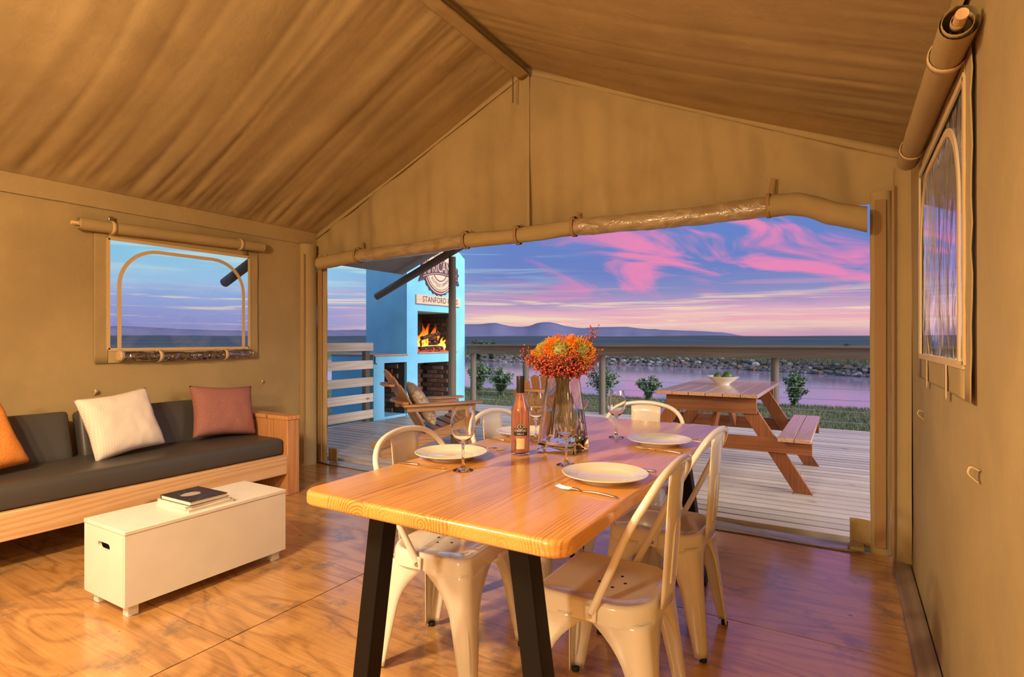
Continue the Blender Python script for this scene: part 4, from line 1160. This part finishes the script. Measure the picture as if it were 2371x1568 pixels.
MB().grid(lambda i, j: Vector((-.20+.42*i, -.42+.84*j, .004+.055*math.sin(math.pi*i)*math.sin(math.pi*j)**.5*(1+.5*fbm(i*9, j*14, 2)))), 18, 30).build('embers', m_, fire, world=False)
def flame_mat(name, h):
    m, t, b = mat(name); t.N.remove(b); oc = t.n('ShaderNodeTexCoord').outputs['Object']; x, y, z = t.sep(oc)
    f = t.m('DIVIDE', z, h, clamp=True)
    col = t.ramp(f, [(0, (1, .55, .16, 1)), (.3, (1, .36, .035, 1)), (.65, (1, .16, .008, 1)), (1, (.6, .03, 0, 1))])
    stg = t.m('SUBTRACT', 4.2, t.m('MULTIPLY', f, 3.4))
    em = t.n('ShaderNodeEmission', ins={'Color': col, 'Strength': stg})
    al = t.m('MULTIPLY', t.m('SUBTRACT', 1.0, t.m('POWER', f, 1.5)), t.ss(t.noise(t.comb(t.m('MULTIPLY', x, 1.0), y, t.m('MULTIPLY', z, .35)), 26, 3, .6), .30, .55))
    tr = t.n('ShaderNodeBsdfTransparent'); mx = t.n('ShaderNodeMixShader', ins={0: al, 1: tr.outputs[0], 2: em.outputs[0]})
    t.L.new(mx.outputs[0], t.N['Material Output'].inputs[0]); return m
M_fl = flame_mat('flame', .50)
rf = random.Random(4)
for k in range(17):
    yy = -.40+.80*k/16; hgt = .20+.30*math.exp(-((yy-.06)/.18)**2)+rf.uniform(-.03, .04); x = rf.uniform(-.10, .10); ph = rf.uniform(0, 6)
    pts = [Vector((x+.018*math.sin(ph+7*f), yy+.035*math.sin(ph*1.7+5*f)+.05*f, .03+hgt*f)) for f in [i/9 for i in range(10)]]
    rs_ = [.038*(1-f)**.7*(.55+1.3*f*(1-f)*2)+.002 for f in [i/9 for i in range(10)]]
    MB().tube(pts, rs_, 8).build('flame', M_fl, fire, world=False)
fl = light('fire_glow', 'POINT', tuple(fc_+Vector((.18, 0, .25))), 2.5, (1, .36, .08), shadow_soft_size=.12)

# emblem and name plank on the chimney front
M_sgn = wood('pale_sign_wood', (.66, .50, .36), (.50, .35, .23), 'Y', 24, .6, knots=False); M_pur = plain('purple_brown_paint', (.10, .045, .065), .6); M_blk = plain('dark_print', (.03, .025, .025), .7)
ez = fz(1015, 682)+.40; ec = (fy(970)+fy(1058))/2
emb = thing('emblem_sign', 'round wooden emblem with toothed edge and name banner on the blue chimney', 'sign', (FX, ec, ez))
def ring_poly(r, n, teeth=0, amp=0): return [(r*(1+(amp if k % 2 else 0))*math.cos(2*math.pi*k/n), r*(1+(amp if k % 2 else 0))*math.sin(2*math.pi*k/n)) for k in range(n)]
def flat(poly, d0, d1, name, m, parent): return MB().prism([(d0, a, b) for a, b in poly], (d1-d0, 0, 0)).build(name, m, parent, world=False, smooth=False)
flat(ring_poly(.405, 48, 1, .06), .0, .020, 'toothed_rim', M_pur, emb)
def annulus(r0, r1, d0, d1, name, m, a0=0, a1=360, n=48):
    mbx = MB()
    for k in range(n+1):
        a = rad(a0+(a1-a0)*k/n); c, s = math.cos(a), math.sin(a)
        mbx.v += [Vector((d0, r0*c, r0*s)), Vector((d0, r1*c, r1*s)), Vector((d1, r1*c, r1*s)), Vector((d1, r0*c, r0*s))]
    for k in range(n):
        i, j = 4*k, 4*k+4
        mbx.f += [(i+q, i+(q+1) % 4, j+(q+1) % 4, j+q) for q in range(4)]
    return mbx.build(name, m, emb, world=False, smooth=False)
annulus(.375, .392, .02, .024, 'rim_line', M_sgn)
flat(ring_poly(.355, 48), .02, .030, 'face_disc', M_sgn, emb)
annulus(.325, .333, .030, .034, 'print_ring', M_pur); annulus(.175, .190, .030, .034, 'print_arc', M_pur, 200, 340)
for k in range(9):
    a = rad(50+10*k); MB().bar((.032, .10*math.cos(a), .06+.10*math.sin(a)), (.032, .30*math.cos(a), .05+.25*math.sin(a)), .012, .004, up=(1, 0, 0)).build('sun_ray', M_pur, emb, world=False)
def ban(a, b): return (a, b-.10*(a/.5)**2+.0)
bn = [ban(-.47+.94*k/20, .155) for k in range(21)]+[ban(.47-.94*k/20, -.075) for k in range(21)]
bnm = flat(bn, .024, .046, 'banner', M_pur, emb)
for s in (-1, 1):
    flat([(s*.40, .02), (s*.52, -.04), (s*.47, -.10), (s*.53, -.22), (s*.36, -.17)], .012, .034, 'banner_tail', M_pur, emb)
def put_text(txt, size, fn, name, m, parent, wmax):
    vs, fs = text_mesh(txt, size); w0 = max(p.x for p in vs)-min(p.x for p in vs); k = wmax/w0
    return MB().add([fn(p.x*k, p.y) for p in vs], fs).build(name, m, parent, world=False, smooth=False, fix=False)
put_text('AFRICAMPS', .24, lambda a, b: Vector((.0475, *ban(a, b*1.05+.040))), 'banner_lettering', M_sgn, bnm, .84)
for b0 in (.140, -.062):
    MB().tube([Vector((.047, *ban(-.46+.92*k/20, b0))) for k in range(21)], .005, 4).build('banner_line', M_sgn, bnm, world=False)
def low_arc(a, b):
    th = -math.pi/2+a/.255; r = .255-b; return Vector((.0315, r*math.cos(th), r*math.sin(th)))
put_text('BOUTIQUE CAMPING', .075, low_arc, 'rim_lettering', M_blk, emb, .52)
# plank
p0, p1 = onx(961, 680, FX), onx(1063, 690, FX)
pl = thing('name_plank', 'pale wooden name plank with dark capitals under the round emblem', 'sign', (FX, (p0.y+p1.y)/2, fz(961, 703)))
ph_ = fz(961, 681)-fz(961, 703)
MB().box((.016, 0, ph_/2), (.032, p1.y-p0.y, ph_)).build('board', M_sgn, pl, world=False, bevel=.004)
put_text('STANFORD HILLS', .135, lambda a, b: Vector((.0335, a+.03, b+ph_/2)), 'lettering', M_blk, pl, (p1.y-p0.y)*.80)

# ================================================================ slatted side fence
fen = thing('slat_fence', 'pale slatted timber fence along the deck edge before the fireplace', 'fence', (-5.83, 4.9, DZ))
for zt_, zb_ in ((1.16, 1.045), (.91, .79), (.67, .55), (.44, .32), (.21, .09)):
    MB().box((-5.815, (3.95+5.87)/2, (zt_+zb_)/2), (.03, 5.87-3.95, zt_-zb_)).build('slat', M_slat, fen, bevel=.003)
for y in (5.80, 4.0):
    MB().box((-5.875, y, (1.13+DZ)/2), (.075, .085, 1.13-DZ)).build('post', M_rail, fen, bevel=.004)

# ================================================================ rear railing
ral = thing('deck_railing', 'brown timber handrail on round posts with steel wires at the deck end', 'railing', (-2, 8.2, DZ))
MB().box((-1.56, 8.17, 1.03), (8.44, .05, .145)).build('handrail', M_rail, ral, bevel=.004)
MB().box((-1.56, 8.17, 1.108), (8.44, .15, .03)).build('cap_rail', M_rail, ral, bevel=.004)
for x in (-5.72, -4.647, -3.279, -.826, 1.6):
    MB().tube([(x, 8.25, -.55), (x, 8.25, 1.06)], .052, 14).build('post', M_pole, ral)
for z in (.86, .72, .58, .44, .30, .16):
    MB().tube([(-5.72+7.32*k/8, 8.245, z-.008*math.sin(math.pi*k/8)) for k in range(9)], .0032, 5).build('wire', M_steel, ral)

# ================================================================ veranda pole, rafters, fly sheet
def slopez(x): return 1.826+.402*(x+5.865)
for y, xe, lb in ((3.68, -3.6, 'round rafter pole whose end shows through the clear side window'), (6.0, -2.12, 'round rafter pole reaching out past the fireplace, under the grey fly sheet')):
    mb = MB().tube([(-5.865, y, 1.826), (xe, y, slopez(xe))], [.050, .054], 16); c = Vector((-4.0, y, 1.826)); mb.v = [p-c for p in mb.v]
    tag(mb.build('rafter_pole', M_pole, None, tuple(c)), lb, 'pole', 'roof poles')
vp = MB().tube([(0, 0, 0), (0, 0, 2.30-DZ)], [.051, .048], 16)
tag(vp.build('veranda_post', M_pole, None, (-4.50, 6.0, DZ)), 'upright round pole holding the veranda roof in front of the fireplace', 'pole')
def flz(x): return 2.09+.389*(x+5.50) if x < -2.12 else 2.09+.389*(1.26-x)
mbf = MB()
def fls(s):
    def fn(i, j):
        x = -5.50+3.38*i if s < 0 else 1.26-3.38*i; y = -3.8+9.95*j
        return Vector((x, y, flz(x)+.05-.05*math.sin(math.pi*i)*(.5-.5*math.cos(2*math.pi*(y-3.85)/2.15))+.01*fbm(x*2, y*2, 3)))
    return fn
mbf.grid(fls(-1), 16, 40); mbf.grid(fls(1), 16, 40)
c = Vector((-2.12, 1.75, 2.3)); mbf.v = [p-c for p in mbf.v]
tag(mbf.build('fly_sheet', M_fly, None, tuple(c), angle=180), 'grey canvas fly sheet stretched over the veranda', 'canopy')

# ================================================================ slatted deck armchairs
def adirondack():
    t = thing('deck_armchair', 'x', 'deck chair')
    for s in (-1, 1):
        x = s*.265
        prof_ = [(.47, .30), (.47, .40), (.10, .305), (-.22, .21), (-.62, .085), (-.66, .045), (-.62, .0), (-.50, .0), (-.10, .13), (.20, .215)]
        MB().prism([(x-.013, y, z) for y, z in prof_], (.026, 0, 0)).build('stringer', M_adirY, t, world=False, bevel=.003)
        MB().box((s*.292, .36, .265), (.026, .095, .53)).build('front_leg', M_adir, t, world=False, bevel=.003)
        pa = [(-.052, -.42), (.052, -.42), (.072, -.10), (.075, .42), (.055, .47), (-.035, .47), (-.062, .42), (-.055, 0)]
        MB().prism([(s*(.305)+a*s, b, .535+.012*b) for a, b in pa], (0, 0, .024)).build('arm', M_adirY, t, world=False, bevel=.005)
        MB().box((s*.285, .0, .500), (.022, .74, .06)).build('arm_bracket', M_adirY, t, world=False, bevel=.003)
    for k in range(7):
        f = k/6; y = .45-.58*f; z = .408-.172*f
        MB().box((0, y, z), (.54, .075, .02), Matrix.Rotation(rad(16.5), 3, 'X')).build('seat_slat', M_pic, t, world=False, bevel=.003)
    bd = Vector((0, -.44, .72)).normalized(); nrm = Vector((0, bd.z, -bd.y))
    for k in range(-3, 4):
        L = .80-.020*k*k
        b0 = Vector((k*.070, -.125, .215)); b1 = b0+bd*L+Vector((k*.027, 0, 0))
        side = Vector((1, 0, 0)); w0, w1 = .030, .040
        tipd = -.03*abs(k)/3*(1 if k else 0)
        q = [b0-side*w0, b0+side*w0, b1+side*w1+bd*(tipd if k > 0 else 0), b1+bd*.022, b1-side*w1+bd*(tipd if k < 0 else 0)]
        MB().prism(q, nrm*.02).build('back_slat', M_adir, t, world=False, bevel=.003)
    for h, wd in ((.42, .62), (.64, .44)):
        c = Vector((0, -.125, .215))+bd*h-nrm*.014
        pol = [(-wd/2, 0), (wd/2, 0), (wd/2-.02, -.055), (wd*.25, -.095), (-wd*.25, -.095), (-wd/2+.02, -.055)]
        ofs = Vector((0, -.015, 0)) if h > .5 else Vector((0, 0, 0))
        MB().prism([c+ofs+Vector((a, b, -.012)) for a, b in pol], (0, 0, .026)).build('back_cleat', M_adirY, t, world=False, bevel=.003)
    return t
ad0 = adirondack()
ad0.location = (-3.78, 4.70, DZ); ad0.scale = (.93,)*3; ad0.rotation_euler = (0, 0, rad(-35)); tag(ad0, 'slatted wooden deck armchair with a patterned cushion, beside the fireplace', 'deck chair', 'deck armchairs')
ad1 = dup(ad0); ad1.location = (-2.52, 4.98, DZ); ad1.rotation_euler = (0, 0, rad(20)); tag(ad1, 'slatted wooden deck armchair seen from behind, beyond the wine bottle', 'deck chair', 'deck armchairs')
m_, t_, b_ = mat('brown_floral_fabric'); oc_ = t_.n('ShaderNodeTexCoord').outputs['Object']
t_.L.new(t_.ramp(t_.noise(oc_, 22, 4, .6, 1.2), [(.35, (.30, .17, .075, 1)), (.48, (.50, .36, .22, 1)), (.62, (.66, .55, .42, 1))]), b_.inputs['Base Color']); b_.inputs['Roughness'].default_value = .9
pillow('outdoor_cushion', .44, .44, .15, m_, Matrix.Translation((-3.87, 4.615, .53)) @ Matrix.Rotation(rad(-44), 4, 'Z') @ Matrix.Rotation(rad(31), 4, 'X') @ Matrix.Rotation(rad(12), 4, 'Y'), 'brown and cream patterned cushion on the deck armchair by the fireplace', 12)

# ================================================================ picnic table
px0, px1, py0, py1, pz = -1.335, -.566, 4.53, 6.05, .79
pcx, pcy = (px0+px1)/2, (py0+py1)/2
pic = thing('picnic_table', 'red-brown stained picnic table with attached benches on the deck', 'picnic table', (pcx, pcy, DZ))
nb = 6
for k in range(nb):
    wd = (px1-px0)/nb
    MB().box((px0+wd*(k+.5), pcy, pz-.014), (wd-.004, py1-py0, .028)).build('top_plank', M_picY, pic, bevel=.003)
for s in (-1, 1):
    cx = pcx+s*(pcx*-1+pcx)+s*.62
    for k in range(2):
        MB().box((pcx+s*(.565+.112*k), pcy, .466), (.108, 1.50, .028)).build('bench_plank', M_picY, pic, bevel=.003)
for y, d in ((4.72, 1), (5.90, -1)):
    MB().box((pcx, y, .690), (px1-px0-.07, .036, .135)).build('apron', M_pic, pic, bevel=.003)
    MB().box((pcx, y, .395), (1.46, .036, .11)).build('crossbar', M_pic, pic, bevel=.003)
    for s in (-1, 1):
        a = Vector((pcx+s*.215, y+d*.037, .70)); b = Vector((pcx+s*.665, y+d*.037, DZ))
        dr = Vector((s*.45, 0, -.66)); hw = .058
        q = [(pcx+s*.16, .755), (pcx+s*.285, .755), (pcx+s*.735, DZ), (pcx+s*.610, DZ)]
        MB().prism([(x, y+d*.02, z) for x, z in q], (0, d*.036, 0)).build('leg', M_picZ, pic, bevel=.002)
    MB().bar((pcx+.0, y+d*.05, .40), (pcx+.0, pcy-d*.10, .74), .10, .034, up=(1, 0, 0)).build('brace', M_picZ, pic, bevel=.002)
bwl = MB().lathe([(0, .012), (.045, .010), (.048, 0), (.056, 0), (.060, .010), (.105, .042), (.140, .072), (.1425, .075), (.139, .076), (.100, .048), (.055, .018), (0, .016)], 40)
bo = thing('fruit_bowl', 'shallow white bowl of green fruit on the picnic table', 'bowl', (-.977, 5.42, pz)); bwl.build('bowl_shell', plain('white_china', (.72, .70, .64), .25, coat=.3), bo, world=False)
M_fruit = plain('green_fruit_skin', (.06, .14, .02), .45, bump=.3, bscale=120, var=.3)
for (x, y, s, lb) in ((-.042, -.02, .040, 'green fruit in the white bowl, the smaller, on the fireplace side'), (.040, -.005, .046, 'green fruit in the white bowl, the larger one')):
    mbx = MB().lathe([(0, -1), (.45, -.9), (.85, -.5), (1, 0), (.85, .52), (.42, .92), (0, 1.05)], 20); mbx.xf(Matrix.Scale(s, 4))
    fr = mbx.build('green_fruit', M_fruit, None, (-.977+x, 5.42+y, pz+.030+s), angle=180); tag(fr, lb, 'fruit', 'fruit in the bowl')
    MB().lathe([(.004, 0), (.003, .006), (0, .007)], 6, (0, 0, s*1.03)).build('stem_end', M_stem, fr, world=False)
# ================================================================ ground, pond and what grows there
def lerp_tab(x, tab):
    if x <= tab[0][0]: return tab[0][1]
    for (a, b), (c, d) in zip(tab[:-1], tab[1:]):
        if x <= c: return b+(d-b)*(x-a)/(c-a)
    return tab[-1][1]
FS = [(-120, 40), (-29, 41.4), (-16.6, 41.4), (-9.35, 40.1), (-3.6, 37.3), (1.0, 34.0), (6, 30), (12, 25), (16, 20)]
NS = [(-120, 19.5), (-13, 18.4), (-5, 18.0), (.5, 18.3), (8, 18.8), (16, 19)]
WATER = -.70
def gz(x, y):
    n, f = lerp_tab(x, NS)+.25*fbm(x*.6, 0, 1), lerp_tab(x, FS)+.3*fbm(x*.5, 4, 2)
    if f < n+.5: return -.55+.05*fbm(x*.4, y*.4, 3)
    if y < n: 
        k = max(0, 1-(n-y)/3.5); return -.52-.20*k*k+.05*fbm(x*.6, y*.6, 3)*(1-k)
    if y < f: return WATER-.02-.5*min(1, (y-n)/2.5)*min(1, (f-y)/2.5)
    k = min(1, (y-f)/3.2); back = max(0, (y-f-4)/40)
    return WATER-.02+.52*k*(2-k)+.07*fbm(x*.5, y*.5, 6)*k-1.6*back
def ground_mat():
    m, t, b = mat('grassy_ground'); oc = t.n('ShaderNodeTexCoord').outputs['Object']
    n1 = t.noise(oc, .9, 6, .65); n2 = t.noise(oc, 14, 4, .6)
    g = t.m('ADD', t.m('MULTIPLY', n1, .7), t.m('MULTIPLY', n2, .35))
    t.L.new(t.ramp(g, [(.35, (.055, .085, .028, 1)), (.52, (.10, .125, .045, 1)), (.68, (.19, .16, .085, 1))]), b.inputs['Base Color']); b.inputs['Roughness'].default_value = .95
    bp = t.n('ShaderNodeBump', ins={'Strength': .6, 'Distance': .05, 'Height': n2}); t.L.new(bp.outputs[0], b.inputs['Normal']); return m
M_ground = ground_mat()
xs = [-70+3*i for i in range(10)]+[-40+1.0*i for i in range(60)]+[20+4*i for i in range(6)]
ys = [-8+2*i for i in range(8)]+[8+.5*i for i in range(80)]+[48+3*i for i in range(10)]
mb = MB(); vs = [Vector((x, y, gz(x, y) if y > 7 else -.52)) for x in xs for y in ys]; n_ = len(ys)
mb.add(vs, [(i*n_+j, (i+1)*n_+j, (i+1)*n_+j+1, i*n_+j+1) for i in range(len(xs)-1) for j in range(n_-1)])
gr = mb.build('ground', M_ground, angle=180); gr['kind'] = 'structure'
m_, t_, b_ = mat('pond_water'); oc_ = t_.n('ShaderNodeTexCoord').outputs['Object']
b_.inputs['Base Color'].default_value = (.30, .26, .39, 1); b_.inputs['Roughness'].default_value = .06; b_.inputs['IOR'].default_value = 1.8; b_.inputs['Specular IOR Level'].default_value = .9
sx_ = t_.n('ShaderNodeVectorMath', operation='MULTIPLY', ins={0: oc_, 1: (1.0, 2.2, 1)}).outputs[0]
bp = t_.n('ShaderNodeBump', ins={'Strength': .05, 'Distance': .03, 'Height': t_.noise(sx_, 5.0, 4, .6)}); t_.L.new(bp.outputs[0], b_.inputs['Normal'])
pw = MB().add([(-50, -14, 0), (32, -14, 0), (32, 13, 0), (-50, 13, 0)], [(0, 1, 2, 3)]).build('pond', m_, None, (-16, 30.5, WATER)); tag(pw, 'calm lilac and pink pond reflecting the sunset beyond the railing', 'pond')

# rocks along the far bank
M_rock = []
for k, c in enumerate(((.22, .22, .23), (.13, .125, .12), (.19, .12, .085), (.30, .295, .29))):
    M_rock.append(plain('bank_rock_%s' % 'abcd'[k], c, .9, bump=.6, bscale=14, var=.4))
rr_ = random.Random(21); rock_me = []
for k in range(8):
    mbx = MB().lathe([(0, -.6), (.6, -.5), (.95, -.1), (.85, .3), (.5, .55), (0, .62)], 7)
    mbx.v = [p*(1+.35*mnoise.noise(p*1.7+Vector((k*5, 0, 0)))) for p in mbx.v]
    me = mbx.mesh('bank_rock', smooth=False); me.materials.append(M_rock[k % 4]); rock_me.append(me)
spots = []
for k in range(1700):
    x = rr_.uniform(-31, 7); f = lerp_tab(x, FS); e = rr_.random(); y = f-.35+2.6*e*e
    s = rr_.uniform(.12, .25)*(1.0 if rr_.random() < .8 else 1.3)
    spots.append((x, y, s))
spots.sort(key=lambda q: q[2]/(q[0]**2+q[1]**2)**.5, reverse=True)
keep = []; rest = []
for q in spots:
    if len(keep) < 290 and all((q[0]-k_[0])**2+(q[1]-k_[1])**2 > (1.05*(q[2]+k_[2]))**2 for k_ in keep): keep.append(q)
    else: rest.append(q)
cols = ('grey', 'dark grey', 'rusty brown', 'pale grey')
for i, (x, y, s) in enumerate(keep):
    o = bpy.data.objects.new('bank_rock', rock_me[i % 8]); COL.objects.link(o)
    o.location = (x, y, max(gz(x, y), WATER-.1)+s*.25); o.scale = (s*rr_.uniform(.9, 1.15), s, s*rr_.uniform(.7, 1.0)); o.rotation_euler = (rr_.uniform(-.4, .4), rr_.uniform(-.4, .4), rr_.uniform(0, 6))
    tag(o, '%s rock in the stony bank on the far side of the pond' % cols[i % 4], 'rock', '%s rocks on the far bank' % cols[i % 4])
mb = MB()
for i, (x, y, s) in enumerate(rest):
    src = rock_me[i % 8]; R3 = Matrix.Rotation(rr_.uniform(0, 6), 3, 'Z'); c = Vector((x, y, max(gz(x, y), WATER-.1)+s*.2))
    mb.add([R3 @ (v.co*s)+c for v in src.vertices], [tuple(p.vertices) for p in src.polygons])
c = Vector((-12, 40, WATER)); mb.v = [p-c for p in mb.v]
o = mb.build('bank_rubble', M_rock[1], gr, tuple(c), smooth=False, world=False); o['kind'] = 'stuff'

# leaves
def leaf_mat(name, c1, c2):
    m, t, b = mat(name); oc = t.n('ShaderNodeTexCoord').outputs['Object']
    t.L.new(t.mix(t.ss(t.noise(oc, 9, 3), .35, .65), (*c1, 1), (*c2, 1)), b.inputs['Base Color']); b.inputs['Roughness'].default_value = .6; return m
M_leaf = leaf_mat('shrub_leaf', (.06, .115, .05), (.15, .235, .11)); M_leafd = leaf_mat('dark_tree_leaf', (.02, .045, .02), (.05, .085, .035)); M_grass = leaf_mat('grass_blade', (.045, .09, .022), (.15, .155, .06)); M_bark = plain('shrub_bark', (.10, .07, .045), .9)
def leaf(mb, p, d, w_, L, rnd):
    d = d.normalized(); s = d.cross(Vector((rnd.uniform(-1, 1), rnd.uniform(-1, 1), rnd.uniform(-1, 1)))).normalized()*w_
    m = p+d*L*.5+Vector((0, 0, L*.06)); mb.add([p, m-s, p+d*L, m+s], [(0, 1, 2, 3)])
def shrub(p, h, wd, lb, seed, nst=26, m=None, nm='shrub', cat='shrub', lw=.022, nl=70, grp=None):
    rnd = random.Random(seed); p = Vector(p); t = thing(nm, lb, cat, p, 0, grp)
    fo = MB(); stm = MB()
    for k in range(nst):
        a = rnd.uniform(0, 6.28); lean = rnd.uniform(0, 1)**.7; top = Vector((math.cos(a)*wd*lean, math.sin(a)*wd*lean, h*rnd.uniform(.6, 1.0)*(1-.25*lean*lean)))
        b0 = Vector((rnd.uniform(-.03, .03), rnd.uniform(-.03, .03), -.05)); mid = top*.5+Vector((0, 0, h*.03))-Vector((top.x, top.y, 0))*.2
        sp = smooth_path([b0, mid, top], 6); stm.tube(sp, [.010*h*(1-.8*i/len(sp)) for i in range(len(sp))], 4)
        for q in range(nl):
            f = .22+.78*rnd.random()**.8; c = sp[min(len(sp)-1, int(f*(len(sp)-1)))]
            d = Vector((rnd.gauss(0, 1), rnd.gauss(0, 1), rnd.gauss(.5, .7)))
            leaf(fo, c+Vector((rnd.gauss(0, .05*wd), rnd.gauss(0, .05*wd), rnd.gauss(0, .03*h))), d, lw*rnd.uniform(.7, 1.2)*h, .11*h*rnd.uniform(.7, 1.3), rnd)
    fo.build('foliage', m or M_leaf, t, world=False, smooth=False, fix=False); stm.build('stem', M_bark, t, world=False)
    return t
def gpt(u, v):
    p = onz(u, v, -.55); return Vector((p.x, p.y, gz(p.x, p.y)))
shrub(gpt(1108, 908), 1.0, .55, 'leafy green shrub by the railing end post next to the fireplace', 1)
shrub(gpt(1160, 920), .9, .5, 'leafy green shrub just beyond the wine bottle, before the pond', 2)
shrub(gpt(1278, 922), 1.15, .45, 'leafy shrub on the pond edge, mostly hidden behind the vase', 3)
shrub(gpt(1395, 925), .95, .5, 'spreading shrub behind the third railing post', 4)
shrub(gpt(1502, 926), .75, .42, 'compact rounded shrub between the far chair and the pond', 5, nst=30)
shrub(gpt(1838, 940), .92, .36, 'upright shrub alone at the pond edge beyond the picnic table', 6, nst=28)
def far_tree(u, v, Z, h, wd, lb, seed, **kw):
    d = ray(u, v); p = Vector((d.x*Z, d.y*Z, 0)); p.z = CAMH+d.z*Z
    shrub(p, h, wd, lb, seed, m=M_leafd, **kw)
far_tree(1108, 838, 47, 2.1, .75, 'dark spiky tree beyond the pond, the wider of the pair above the handrail', 11, nm='far_tree', cat='tree', nst=22, nl=60)
far_tree(1137, 838, 48, 2.0, .5, 'dark spiky tree beyond the pond, the narrower of the pair above the handrail', 12, nm='far_tree', cat='tree', nst=18, nl=60)
far_tree(1985, 868, 35, 1.25, .95, 'dark bush on the stony bank nearest the tent doorway edge', 13, nm='far_bush', cat='bush', nst=34, nl=60)
far_tree(1945, 865, 37, .9, .8, 'low dark bush on the stony bank, left of the darker one', 14, nm='far_bush', cat='bush', nst=24, nl=50)
far_tree(1580, 838, 47, .7, .9, 'low dark bush on the far bank behind the picnic table', 15, nm='far_bush', cat='bush', nst=24, nl=50)
far_tree(1960, 835, 60, 1.9, .7, 'small round tree peeping over the handrail beyond the far bank', 16, nm='far_tree', cat='tree', nst=20, nl=50)
# grass
def grass(region, n, h, seed, nm, lb):
    rnd = random.Random(seed); vs = []; fs = []
    k = 0
    while k < n:
        x, y = region(rnd)
        z = gz(x, y)
        if z < WATER+.03: continue
        hh = h*rnd.uniform(.5, 1.3); a = rnd.uniform(0, 6.28); w_ = .006+.010*h; dx_, dy_ = math.cos(a)*w_, math.sin(a)*w_
        lx, ly = rnd.gauss(0, .35)*hh, rnd.gauss(0, .35)*hh
        o = len(vs); vs += [(x-dx_, y-dy_, z-.01), (x+dx_, y+dy_, z-.01), (x+lx, y+ly, z+hh)]; fs.append((o, o+1, o+2)); k += 1
    mb = MB(); c = Vector((-4, 14, -.5)); mb.v = [Vector(p)-c for p in vs]; mb.f = fs
    me = bpy.data.meshes.new(nm); me.from_pydata([tuple(p) for p in mb.v], [], fs); me.materials.append(M_grass)
    o = bpy.data.objects.new(nm, me); COL.objects.link(o); o.location = c; o.parent = gr; o['label'] = lb; o['kind'] = 'stuff'
grass(lambda r: (r.uniform(-16, 3.5), r.uniform(8.5, 18.6)), 60000, .075, 31, 'near_grass', 'short green grass between the deck and the pond')
def farb(r):
    x = r.uniform(-34, 8); return x, lerp_tab(x, FS)+1.0+4.5*r.random()
grass(farb, 26000, .45, 32, 'bank_grass', 'taller dry grass on the far bank above the rocks')

# ================================================================ far land
def azel(u, v):
    d = ray(u, v); return math.atan2(d.x, d.y), d.z/math.hypot(d.x, d.y)
prof_m = sorted([azel(*q) for q in [(-400, 752), (0, 752), (275, 755), (330, 757), (420, 762), (560, 766), (758, 765), (845, 764), (950, 756), (1076, 751), (1110, 751), (1145, 747), (1165, 752), (1190, 757), (1220, 757), (1240, 749), (1265, 745), (1285, 748), (1310, 755), (1340, 760), (1400, 757), (1450, 757), (1500, 762), (1600, 766), (1680, 770), (1720, 779), (2000, 781), (2371, 778)]])
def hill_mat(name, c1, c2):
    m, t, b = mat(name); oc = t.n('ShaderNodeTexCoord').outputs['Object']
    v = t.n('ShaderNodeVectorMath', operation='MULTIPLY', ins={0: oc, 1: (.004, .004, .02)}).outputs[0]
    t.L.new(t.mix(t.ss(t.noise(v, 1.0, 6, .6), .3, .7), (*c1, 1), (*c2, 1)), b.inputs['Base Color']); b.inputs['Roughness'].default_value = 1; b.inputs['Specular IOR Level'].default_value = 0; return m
def ring_mesh(radii, zf, a0, a1, n):
    mb = MB(); vs = []
    for r in radii:
        for k in range(n+1):
            a = a0+(a1-a0)*k/n; vs.append(Vector((r*math.sin(a), r*math.cos(a), zf(a, r))))
    m = n+1
    return mb.add(vs, [(i*m+k, i*m+k+1, (i+1)*m+k+1, (i+1)*m+k) for i in range(len(radii)-1) for k in range(n)])
RM = 7000
def zm(a, r):
    e = lerp_tab(a, prof_m)*RM+CAMH+8*fbm(a*60, 0, 3)
    return {5200: -30, 5800: e*.38+25*fbm(a*40, 1, 5), 6400: e*.74+22*fbm(a*40, 2, 5), RM: e, 8000: -50}[r]
o = ring_mesh([5200, 5800, 6400, RM, 8000], zm, rad(-110), rad(70), 260).build('mountain_range', hill_mat('hazy_mountain_slopes', (.15, .165, .27), (.175, .185, .29)), angle=180)  # blue-grey of distant haze is put into the slope colours
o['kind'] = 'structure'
def zp(a, r):
    e = {70: -2.5, 120: -4.5, 250: -7.0, 600: -9, 1200: -4, 2000: 8, 3000: 20, 4200: -20}[r]
    return e+(r*.0016*fbm(a*7, r*.002, 2) if r > 200 else 0)
o = ring_mesh([70, 120, 250, 600, 1200, 2000, 3000, 4200], zp, rad(-110), rad(70), 160).build('far_plain', hill_mat('hazy_scrubland', (.055, .082, .105), (.085, .11, .13)), angle=180)  # haze of distance mixed into the scrub colours
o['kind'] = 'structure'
